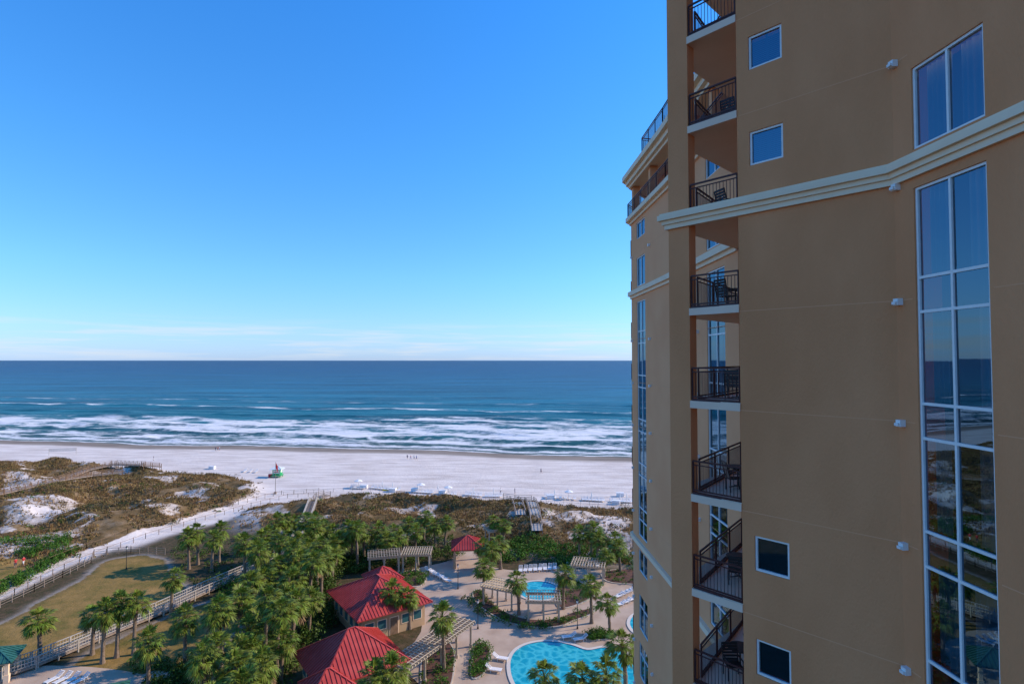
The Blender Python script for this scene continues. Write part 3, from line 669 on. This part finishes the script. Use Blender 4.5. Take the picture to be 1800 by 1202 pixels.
def palm(x_,y_,h):
    cand=sorted(range(6),key=lambda i:abs(PH[i]-h)+random.random()*1.6); i=cand[0]; s_=random.uniform(.9,1.15)
    zz=float(gh(np.array([x_]),np.array([y_]))[0]); inst("palm_tree",palms[i],(x_,y_,zz),random.uniform(0,6.28),(s_,s_,max(.6,h/PH[i])))
singles=[(780,1085,1180),(850,1000,1050),(912,1022,1080),(990,1010,1070),(1040,1030,1095),(1072,1060,1112),(1100,1135,1215),(685,1040,1105),(720,1050,1105),(862,968,1022),(885,925,958),(870,920,955),(1018,940,985),(1040,935,982),(1050,948,992),(1078,950,992),(1062,978,1015),(1090,962,1005),
(745,912,955),(765,925,965),(715,922,962),(690,932,972),(662,932,980),(640,936,985),(782,920,962),(730,934,976),(705,945,985),(675,948,990),(850,960,1005),(880,955,1000),
(300,1018,1085),(332,945,1000),(348,936,992),(385,932,988),(372,948,1005),(430,955,1030),(450,965,1020),(462,948,1000),(485,918,972),(500,915,966),(520,918,960),(552,915,958),(205,1065,1155),(180,1078,1165),(235,1062,1150),(162,1082,1150),(70,1092,1155),(325,1088,1170),(260,1130,1215),(420,1150,1240),(470,940,990),(540,950,1000),(590,950,1000),(610,930,985),
(690,1180,1290),(660,1192,1300),(1060,1190,1290),(1030,1195,1290),(960,1195,1280)]
for a,b,c_ in singles:
    x_,y_=G(a,c_); h=max(3.6,min(8.2,(c_-b)*y_/1000)); palm(x_,y_,h)
cl=GP([(560,975),(635,985),(650,1000),(590,1020),(565,1060),(545,1130),(505,1200),(490,1330),(330,1330),(390,1180),(430,1100),(470,1040),(500,1000)])
pts=[]
x_,y_=scatter(cl,400)
for a,b in zip(x_,y_):
    if all((a-p[0])**2+(b-p[1])**2>2.9**2 for p in pts) and len(pts)<70: pts.append((a,b))
for a,b in pts: palm(a,b,random.uniform(4.6,7.8))
shrubs(cl,420,.9,1.5,60,.16)
shrubs(GP([(440,985),(520,935),(640,945),(800,950),(850,955),(790,985),(690,1005),(600,1010),(560,985),(500,1000)]),420,.9,1.3,50,.16)
shrubs(GP([(920,950),(1000,965),(1115,980),(1300,1000),(1300,1015),(1050,990),(1000,1000),(940,985),(870,990),(860,965)]),330,.9,1.2,50,.16,mat=hedgem)
shrubs(GP([(290,975),(330,960),(420,945),(440,960),(420,1010),(380,1040),(330,1020)]),50,.8,1.0,50,.15)
shrubs(GP([(380,1030),(440,1015),(470,1035),(430,1050),(390,1050)]),60,.9,1.2,60,.15,mat=hedgem)
shrubs(GP([(560,1030),(590,1030),(600,1090),(560,1150),(535,1130)]),70,1.0,2.0,60,.15)
shrubs(GP([(230,1160),(340,1165),(420,1190),(420,1280),(280,1260)]),130,.8,1.0,60,.15)
for b in bedw: shrubs(b,60,.45,.55,40,.1,mat=hedgem,z=.15)
hedge(GP([(125,972),(60,1008),(0,1040),(-150,1100)]),3.0,1.5,per=60)
hedge(GP([(120,958),(60,962),(0,966),(-100,975)]),4.0,2.2,per=60); hedge(GP([(40,985),(60,972),(120,965)]),4.0,1.6,per=60)
hedge(GP([(815,1050),(835,1070),(870,1090),(900,1098),(940,1104),(985,1102)]),1.2,.8)
# dune scrub + grass
DX=rng.uniform(-250,75,200000); DY=rng.uniform(100,215,200000); vm_=gs(vegm,DX,DY); k=(rng.random(200000)<vm_**1.5*0.9)&(fbm(DX/6,DY/6,3)>0.35)
DX,DY=DX[k][:68000],DY[k][:68000]; n=len(DX); DZ=gh(DX,DY); per=4
bx=np.repeat(DX,per)+rng.normal(0,.14,n*per); by=np.repeat(DY,per)+rng.normal(0,.14,n*per); bz=np.repeat(DZ,per)-.03
hh=rng.uniform(.25,.7,n*per); an=rng.random(n*per)*np.pi; w=.07+.05*rng.random(n*per); lx=rng.normal(0,.2,n*per); ly=rng.normal(0,.2,n*per)
V=np.stack([np.stack([bx-np.cos(an)*w,by-np.sin(an)*w,bz],-1),np.stack([bx+np.cos(an)*w,by+np.sin(an)*w,bz],-1),np.stack([bx+lx,by+ly,bz+hh],-1)],1).reshape(-1,3)
npmesh("dune_grass",V,np.arange(len(V)).reshape(-1,3),[grassm])
DX=rng.uniform(-220,75,14000); DY=rng.uniform(104,205,14000); vm_=gs(vegm,DX,DY); k=(rng.random(14000)<vm_*0.5)&(fbm(DX/9+7,DY/9,3)>0.45)
DX,DY=DX[k][:2400],DY[k][:2400]; n=len(DX); f=.4+rng.random(n)
leaves(DX,DY,gh(DX,DY),.8*f,.6*f,26,.17,"dune_scrub",scrubm)
k=(rng.random(n)<.2)&(DY<160); leaves(DX[k]+1,DY[k],gh(DX[k]+1,DY[k]),.9*f[k],.8*f[k],40,.16,"dune_scrub",shrubm)
# ------------------------------------------------------------ buildings (red roofs)
def hiproof(mb,c,ang,a,b,ze,zr,mi=0,rib=0.45,rmi=0,th=.12):
    u=Vector((math.cos(ang),math.sin(ang)));v=Vector((-u.y,u.x)); c=Vector(c)
    if a<b: a,b=b,a; u,v=v,-u
    P=lambda s,t,z:Vector((c.x+u.x*s+v.x*t,c.y+u.y*s+v.y*t,z))
    e=[P(-a,-b,ze),P(a,-b,ze),P(a,b,ze),P(-a,b,ze)]; r0=P(-(a-b),0,zr); r1=P(a-b+1e-3,0,zr)
    mb.add(e+[r0,r1],[(0,1,5,4),(1,2,5),(2,3,4,5),(3,0,4),(3,2,1,0)],mi)
    lo_=[Vector((p.x,p.y,ze-th)) for p in e]
    for i in range(4): mb.add([e[i],e[(i+1)%4],lo_[(i+1)%4],lo_[i]],[(0,1,2,3)],mi)
    for (p0,p1,q0,q1) in((e[0],e[1],r0,r1),(e[1],e[2],r1,r1),(e[2],e[3],r1,r0),(e[3],e[0],r0,r0)):
        U=(p1-p0);L_=U.length;U/=L_; mid=(q0+q1)/2; Vd=(mid-p0)-U*((mid-p0).dot(U)); Vl=Vd.length; Vd/=Vl; nrm=U.cross(Vd)
        ua=(q0-p0).dot(U); ub=(q1-p0).dot(U); s=rib/2
        while s<L_:
            if s<ua: vm=Vl*s/ua
            elif s>ub: vm=Vl*(L_-s)/(L_-ub)
            else: vm=Vl
            if vm>.1: mb.seg(p0+U*s+nrm*.03,p0+U*s+Vd*vm+nrm*.03,.05,.08,rmi)
            s+=rib
    for p,q in((e[0],r0),(e[3],r0),(e[1],r1),(e[2],r1),(r0,r1)): mb.seg(p+Vector((0,0,.03)),q+Vector((0,0,.03)),.16,.08,rmi)
def house(c,ang,a,b,ze,zr,roof=redroof,name="red_roof_pavilion",extra=[]):
    e=empty(name); m=MB(); hiproof(m,c,ang,a,b,ze,zr)
    for (ox,oy,a2,b2,ze2,zr2) in extra:
        cc_=Vector(c)+Vector((math.cos(ang)*ox-math.sin(ang)*oy,math.sin(ang)*ox+math.cos(ang)*oy)); hiproof(m,cc_,ang,a2,b2,ze2,zr2)
    m.obj("roof",[roof],e); m=MB(); m.box((c[0],c[1],(ze-.1)/2),(2*a-1.6,2*b-1.6,ze-.1),ang,0)
    for (ox,oy,a2,b2,ze2,zr2) in extra:
        cc_=Vector(c)+Vector((math.cos(ang)*ox-math.sin(ang)*oy,math.sin(ang)*ox+math.cos(ang)*oy)); m.box((cc_.x,cc_.y,(ze2-.1)/2),(2*a2-1.0,2*b2-1.0,ze2-.12),ang,0)
    m.obj("walls",[housewall],e); m=MB()
    u=Vector((math.cos(ang),math.sin(ang)));v=Vector((-u.y,u.x))
    for sgn in(-1,1):
        for i in range(-2,3):
            p=Vector(c)+u*(i*a*.32)+v*sgn*(b-.8+.03); dr=(i==0)
            m.box((p.x,p.y,1.1 if dr else 1.7),(1.1,.08,2.2 if dr else 1.1),ang,0 if not dr else 1)
            m.box((p.x,p.y,1.1 if dr else 1.7),(1.3,.05,2.4 if dr else 1.3),ang,2)
            p=Vector(c)+v*(i*b*.32)+u*sgn*(a-.8+.03)
            m.box((p.x,p.y,1.7),(.08,1.1,1.1),ang,0); m.box((p.x,p.y,1.7),(.05,1.3,1.3),ang,2)
    m.obj("openings",[teal,woodb,cream],e); return e
AN=math.radians(36)
house((-18.6,80.3),AN,5.3,6.0,3.2,6.0,extra=[(3.2,6.0,2.4,2.4,3.4,4.9)])
house((-17.8,64.2),AN,5.0,4.6,3.2,6.3,extra=[(-3.8,-3.6,2.4,2.2,3.0,4.6)])
def gazebo(c,a,ze,zr,roof=redroof,name="gazebo",ang=.1,post=housewall,pr=.35):
    e=empty(name); m=MB(); hiproof(m,c,ang,a,a-.01,ze,zr); m.obj("roof",[roof],e); m=MB(); u=Vector((math.cos(ang),math.sin(ang)));v=Vector((-u.y,u.x))
    for s in(-1,1):
        for t in(-1,1):
            p=Vector(c)+u*s*(a-.6)+v*t*(a-.6); m.box((p.x,p.y,ze/2),(pr,pr,ze),ang); m.box((p.x,p.y,.45),(pr+.15,pr+.15,.9),ang)
        p=Vector(c)+u*s*(a-.6); m.seg((p.x-v.x*(a-.5),p.y-v.y*(a-.5),ze-.22),(p.x+v.x*(a-.5),p.y+v.y*(a-.5),ze-.22),.25,.3)
        p=Vector(c)+v*s*(a-.6); m.seg((p.x-u.x*(a-.8),p.y-u.y*(a-.8),ze-.22),(p.x+u.x*(a-.8),p.y+u.y*(a-.8),ze-.22),.24,.28)
    m.obj("posts",[post],e); return e
gazebo(G(822,990),2.9,3.3,5.0)
gazebo(G(-8,1192),2.1,2.4,3.5,tealroof,ang=.4,post=cream); gazebo(G(172,1275),2.4,2.6,3.8,tealroof,ang=.5,post=cream)
pergm=M("pergola_paint",(0.56,0.44,0.31),(0.48,0.38,0.27),0.8,3)
def pergola(c,ang,a,b,h=2.7,n=13):
    e=MB(); u=Vector((math.cos(ang),math.sin(ang)));v=Vector((-u.y,u.x)); c=Vector(c)
    P=lambda s,t,z:(c.x+u.x*s+v.x*t,c.y+u.y*s+v.y*t,z)
    k=max(2,int(round(2*a/3))+1)
    for i in range(k):
        s=-a+.4+(2*a-.8)*i/(k-1)
        for t in(-b+.3,b-.3): e.seg(P(s,t,0),P(s,t,h),.24,.24); e.seg(P(s,t,0),P(s,t,.4),.36,.36)
    for t in(-b+.3,b-.3):
        for dt in(-.14,.14): e.seg(P(-a,t+dt,h+.0),P(a,t+dt,h+.0),.07,.28)
    for i in range(n):
        s=-a+.15+(2*a-.3)*i/(n-1); e.seg(P(s,-b-.25,h+.26),P(s,b+.25,h+.26),.07,.22)
    for i in range(5):
        t=-b+2*b*i/4; e.seg(P(-a,t,h+.41),P(a,t,h+.41),.06,.06)
    return e.obj("pergola",[pergm])
pergola(G(733,998),.05,2.6,1.8); pergola(G(675,1003),.25,2.8,1.8); pergola(G(882,1062),-.45,2.7,1.7); pergola(G(955,1085),-.03,2.5,1.8); pergola(G(1035,1020),-.25,2.8,1.8)
pergola((-9.2,68.0),math.radians(60),6.5,1.4,2.8,26); pergola(G(870,955),.4,2.0,1.4)
# ------------------------------------------------------------ boardwalks
def boardwalk(line,w,z,name,deckm,rlm,rh=1.0,pick=.0,posts=2.0,pw=.12):
    P=[Vector(p) for p in line]; m=MB()
    zs=[float(gh(np.array([p.x]),np.array([p.y]))[0])+z for p in P]
    for (a,b,za,zb) in zip(P[:-1],P[1:],zs[:-1],zs[1:]):
        L_=(b-a).length; d=(b-a)/L_; n_=Vector((-d.y,d.x)); k=max(1,int(L_/.5))
        for i in range(k):
            t=(i+.5)/k; p=a.lerp(b,t); zz=za+(zb-za)*t; m.box((p.x,p.y,zz-.03),(L_/k*.9,w,.05),math.atan2(d.y,d.x),0)
        k=max(1,int(L_/posts))
        for s in(-1,1):
            A=a+n_*s*w/2;B=b+n_*s*w/2
            m.seg((A.x,A.y,za+rh),(B.x,B.y,zb+rh),.14,.06,1); m.seg((A.x,A.y,za+rh*.55),(B.x,B.y,zb+rh*.55),.05,.09,1); m.seg((A.x,A.y,za+.15),(B.x,B.y,zb+.15),.05,.09,1); m.seg((A.x,A.y,za-.15),(B.x,B.y,zb-.15),.07,.2,0)
            for i in range(k+1):
                t=i/k; p=A.lerp(B,t); zz=za+(zb-za)*t; m.seg((p.x,p.y,zz-z-.6),(p.x,p.y,zz+rh+.02),pw,pw,1)
            if pick:
                q=int(L_/pick)
                for i in range(q): 
                    p=A.lerp(B,(i+.5)/q); zz=za+(zb-za)*(i+.5)/q; m.seg((p.x,p.y,zz+.1),(p.x,p.y,zz+rh),.05,.05,1)
    return m.obj(name,[deckm,rlm])
boardwalk(GP([(0,1192),(60,1172),(130,1143),(200,1113),(280,1080),(360,1043),(430,1012),(490,982),(520,955),(540,925),(550,905),(556,890)]),1.7,.55,"boardwalk",woodm,greyrail,pick=.3)
boardwalk(GP([(556,890),(562,880),(575,876)]),2.2,1.0,"boardwalk",woodm,woodm)
boardwalk(GP([(944,952),(940,925),(934,903),(930,888)],0),2.2,.8,"boardwalk",greyrail,woodm,posts=3)
boardwalk(GP([(915,925),(910,905),(904,888)],0),2.2,.8,"boardwalk",greyrail,woodm,posts=3); boardwalk(GP([(888,890),(908,888),(936,887)]),2.6,.8,"boardwalk",greyrail,woodm,posts=3)
boardwalk(GP([(-60,898),(0,884),(60,866),(110,853),(160,842),(215,836)],0),2.0,1.2,"boardwalk",woodm,woodb)
boardwalk(GP([(110,853),(150,835),(200,826),(250,832),(282,828)],0),2.0,1.2,"boardwalk",woodm,woodb)
def fence(line,h,sp_,name,mat,rails=2,w=.09):
    P=[Vector(p) for p in line]; m=MB()
    for a,b in zip(P[:-1],P[1:]):
        L_=(b-a).length;k=max(1,int(L_/sp_)); pr=None
        for i in range(k+1):
            p=a.lerp(b,i/k); z=float(gh(np.array([p.x]),np.array([p.y]))[0]); hh_=h*random.uniform(.93,1.05); m.seg((p.x,p.y,z-.1),(p.x,p.y,z+hh_),w,w)
            if pr:
                for r_ in range(rails): f=(r_+1)/rails*.92*h; m.seg((pr[0],pr[1],pr[2]+f),(p.x,p.y,z+f),.03,.05)
            pr=(p.x,p.y,z)
    return m.obj(name,[mat])
def off_line(L_,o): return [tuple(p) for p in offset([Vector(p) for p in L_],o)]
fence(off_line(path1,2.3),1.1,2.4,"post_and_rail_fence",woodb,1,.08); fence(off_line(path1,-2.3),1.1,2.4,"post_and_rail_fence",woodb,1,.08)
fence(GP([(0,1068),(60,1040),(110,1015),(160,990),(165,978),(230,972),(290,975)]),1.3,1.6,"post_and_rail_fence",woodm,3,.08)
fence(GP([(480,872),(620,862),(700,868),(800,878),(890,882)]),1.0,2.5,"sand_fence",woodm,1,.06); fence(GP([(960,884),(1115,893),(1300,905)]),1.0,2.0,"sand_fence",woodm,2,.06)
fence(GP([(555,1085),(575,1070),(600,1078)]),1.8,.3,"wooden_fence",woodb,2,.12)
# ------------------------------------------------------------ loungers
def lounger_mesh():
    m=MB()
    for y in(-.3,.3):
        m.seg((-.95,y,.32),(.35,y,.32),.05,.05); m.seg((.35,y,.32),(.95,y,.75),.05,.05)
        for x_ in(-.85,.3): m.seg((x_,y,0),(x_,y,.32),.05,.05)
        m.seg((.75,y,0),(.6,y,.5),.04,.04)
    for i in range(10): m.box((-.88+i*.135,0,.345),(.11,.58,.025))
    for i in range(5): 
        t=i/4; m.seg((.4+.5*t,-.29,.375+.36*t),(.4+.5*t,.29,.375+.36*t),.10,.025)
    return m
lg=lounger_mesh().obj("sun_lounger",[white]); lgm=lg.data
def row(a,b,n,rz,z=.03,sc=1.0,name="sun_lounger"):
    A=Vector(G(*a));B=Vector(G(*b))
    for i in range(n):
        p=A.lerp(B,i/max(1,n-1)); zz=float(gh(np.array([p.x]),np.array([p.y]))[0]) if z is None else z
        inst(name,lgm,(p.x,p.y,zz),rz+random.uniform(-.12,.12),sc)
p=G(765,1012); lg.location=(p[0],p[1],.03); lg.rotation_euler[2]=2.4
row((755,1005),(785,1022),5,2.5); row((915,1004),(975,1000),8,1.5); row((1088,1050),(1118,1036),6,.5); row((1090,1065),(1120,1052),4,.5); row((1000,998),(1050,996),5,1.6)
row((880,1160),(868,1180),2,2.9); row((95,1197),(140,1200),4,1.2); row((1000,1122),(1020,1126),2,.3)
for a,b,n in(((618,858),(640,859),5),((655,858),(700,863),9),((725,865),(760,867),8),((775,868),(800,870),5),((820,870),(845,872),5),((855,873),(880,873),5),((960,874),(1010,878),7),((1025,879),(1060,881),7),((1075,882),(1110,883),7),((430,829),(450,830),3)):
    row(a,b,n,1.6,None,1.2,"beach_lounger")
def zat(q): return float(gh(np.array([q[0]]),np.array([q[1]]))[0])
# folded and open beach umbrellas by the chair rows
def umbrella(open_):
    m=MB(); m.cyl((0,0,0),(0,0,2.3),.03,.03,6,1)
    if open_:
        N=8; v=[(0,0,2.4)]+[(1.15*math.cos(i*math.tau/N),1.15*math.sin(i*math.tau/N),1.95) for i in range(N)]+[(1.15*math.cos(i*math.tau/N),1.15*math.sin(i*math.tau/N),1.82) for i in range(N)]
        m.add(v,[(0,1+i,1+(i+1)%N) for i in range(N)]+[(1+i,1+N+i,1+N+(i+1)%N,1+(i+1)%N) for i in range(N)],0)
    else: m.cyl((0,0,1.0),(0,0,1.5),.10,.16,8); m.cyl((0,0,1.5),(0,0,2.4),.16,.02,8)
    return m
uo=umbrella(True).obj("beach_umbrella",[white,woodm]); uc=umbrella(False).obj("beach_umbrella",[white,woodm])
q=G(740,864); uo.location=(q[0],q[1],zat(q)); q=G(672,859); uc.location=(q[0],q[1],zat(q))
for i,(a,b) in enumerate(((630,857),(690,861),(735,866),(770,867),(788,869),(832,871),(868,873),(975,875),(1000,877),(1040,880),(1090,882),(1102,883))):
    q=G(a,b); inst("beach_umbrella",(uo if i%4==0 else uc).data,(q[0],q[1],zat(q)),random.random())
mb=MB(); mb.box((0,0,.45),(1.9,1.1,.9)); mb.box((0,0,.95),(2.0,1.2,.1)); mb.box((0,-.57,.6),(.3,.04,.12)); bx_=mb.obj("beach_storage_box",[white]); q=G(729,864); bx_.location=(q[0],q[1],zat(q))
for a,b in((778,868),(373,824),(1090,872),(1083,886),(968,876),(690,864),(640,858)):
    q=G(a,b); inst("beach_storage_box",bx_.data,(q[0],q[1],zat(q)),random.uniform(-.3,.3))
def kayak():
    m=MB(); N=12; ring=8; v=[];f=[]
    for i in range(N+1):
        t=i/N*2-1; w=.38*max(.02,(1-abs(t)**2.4)); zc=.18+.22*abs(t)**3
        for k in range(ring): a=k*math.tau/ring; v.append((t*1.7,w*math.cos(a),zc+.16*max(.1,1-abs(t)**3)*math.sin(a)))
    for i in range(N):
        for k in range(ring): f.append((i*ring+k,i*ring+(k+1)%ring,(i+1)*ring+(k+1)%ring,(i+1)*ring+k))
    m.add(v,f); m.box((0,0,.36),(.7,.35,.03),0,1); return m
kk=kayak().obj("kayak",[yellowc,black]); q=G(680,862); kk.location=(q[0],q[1],zat(q)); inst("kayak",kk.data,(q[0]+1.2,q[1]+1.6,kk.location[2]),.3)
q=G(487,838); z=zat(q); e=empty("lifeguard_hut",(q[0],q[1],z)); m=MB()
for x_ in(-1.3,1.3):
    for y_ in(-1,1): m.seg((x_,y_,0),(x_,y_,.6),.15,.15)
m.box((0,0,.6),(3.2,2.6,.12)); m.box((0,.3,1.6),(2.4,1.8,1.9)); m.obj("cabin",[greenp],e)
m=MB(); m.box((0,-.62,1.7),(1.6,.05,.9)); m.box((-.95,-.62,1.5),(.12,.06,1.7)); m.box((.95,-.62,1.5),(.12,.06,1.7)); m.box((1.22,.3,1.8),(.05,1.1,.7)); m.obj("shutter_panels",[white],e)
m=MB(); m.box((0,-.65,1.7),(1.4,.05,.25)); m.box((-1.9,-.4,.5),(1.1,.5,1.0)); m.obj("red_trim",[redc],e)
m=MB(); hiproof(m,(0,.2),0,1.8,1.5,2.55,3.3,rib=.6); m.obj("roof",[M("white_roof",(.7,.72,.7))],e)
q=G(484,868); z=zat(q); e=empty("beach_warning_flag",(q[0],q[1],z)); m=MB(); m.cyl((0,0,0),(0,0,8.6),.09,.05,8); m.box((0,0,.3),(.5,.5,.6)); m.obj("pole",[woodm],e)
m=MB(); v=[];N=8
for i in range(N+1):
    for k in range(2): v.append((.06+.9*i/N*.55,.12*math.sin(i*1.1),8.3-1.5*k-.9*i/N))
m.add(v,[(2*i,2*i+1,2*i+3,2*i+2) for i in range(N)]); m.obj("flag",[redc],e)
qa=G(86,798);qb=G(134,796); m=MB(); za=zat(qa)
for q in(qa,qb): m.cyl((q[0],q[1],za),(q[0],q[1],za+2.5),.07,.07,6)
for i in range(9): z=za+1.4+i*.125; m.seg((qa[0],qa[1],z),(qb[0],qb[1],z),.03,.03 if 0<i<8 else .09)
for i in range(40): t=(i+.5)/40; m.seg((qa[0]+(qb[0]-qa[0])*t,qa[1]+(qb[1]-qa[1])*t,za+1.4),(qa[0]+(qb[0]-qa[0])*t,qa[1]+(qb[1]-qa[1])*t,za+2.4),.03,.03)
m.obj("volleyball_net",[greyrail])
def lamp(q):
    m=MB(); m.cyl((0,0,0),(0,0,.3),.13,.1,8); m.cyl((0,0,.3),(0,0,3.4),.05,.04,8); m.cyl((0,0,3.4),(0,0,3.75),.1,.17,8,1); m.cyl((0,0,3.75),(0,0,3.95),.24,.04,8)
    m.obj("lamp_post",[black,white],loc=(q[0],q[1],0.03))
for a in((840,1105),(805,1035),(1015,1105),(425,1040),(222,1000)): lamp(G(*a))
# ------------------------------------------------------------ people
def person(name,q,shirt,pants,pose='stand',rz=0,z=None):
    st_=.32 if pose=='walk' else .06
    P=[(0,0,.95),(0,0,1.15),(0,0,1.36),(0,0,1.50),(0,.02,1.60),(0,.01,1.71)]; R=[.15,.13,.16,.055,.095,.085]; E=[(0,1),(1,2),(2,3),(3,4),(4,5)]
    for s in(-1,1):
        i=len(P); f=s*st_
        P+=[(s*.19,0,1.42),(s*.24,-f*.4,1.14),(s*.25,f*.2+.05,.88),(s*.25,f*.3+.08,.78)]; R+=[.07,.05,.038,.035]; E+=[(2,i),(i,i+1),(i+1,i+2),(i+2,i+3)]
        i=len(P); P+=[(s*.10,0,.88),(s*.11,f*.5+.02,.50),(s*.11,f,.09),(s*.12,f+.15,.04)]; R+=[.10,.07,.045,.035]; E+=[(0,i),(i,i+1),(i+1,i+2),(i+2,i+3)]
    me=bpy.data.meshes.new(name); me.from_pydata(P,E,[]); o=bpy.data.objects.new(name+"_tmp",me); COL.objects.link(o)
    o.modifiers.new("s",'SKIN')
    for i,r_ in enumerate(R): me.skin_vertices[0].data[i].radius=(r_,r_*.8)
    me.skin_vertices[0].data[0].use_root=True
    o.modifiers.new("u",'SUBSURF').levels=1
    dg=bpy.context.evaluated_depsgraph_get(); nm=bpy.data.meshes.new_from_object(o.evaluated_get(dg)); bpy.data.objects.remove(o)
    nm.materials.clear()
    for mt in(skinm,shirt,pants,hairm): nm.materials.append(mt)
    for p in nm.polygons:
        c=p.center
        p.material_index= 3 if (c.z>1.66 or(c.z>1.58 and c.y<-.03)) else 0 if c.z>1.49 else 1 if (c.z>.95 and not(abs(c.x)>.22 and c.z<1.2)) else 2 if (c.z>.5 and abs(c.x)<.215) else 0
        p.use_smooth=True
    inst(name,nm,(q[0],q[1],zat(q) if z is None else z),rz)
for a,sh_,pa,po in(((379,788),navy,navy,'walk'),((383,788),redc,navy,'walk'),((386,787),white,bluec,'stand'),((716,803),navy,navy,'walk'),((722,804),redc,bluec,'walk'),((728,804),white,navy,'stand'),((732,805),bluec,navy,'walk'),((951,830),navy,navy,'walk'),((27,1000),redc,navy,'stand'),((41,996),redc,white,'walk'),((270,808),navy,white,'stand'),((905,868),navy,navy,'stand'),((880,868),white,navy,'stand')):
    person("person",G(*a),sh_,pa,po,random.uniform(0,6))
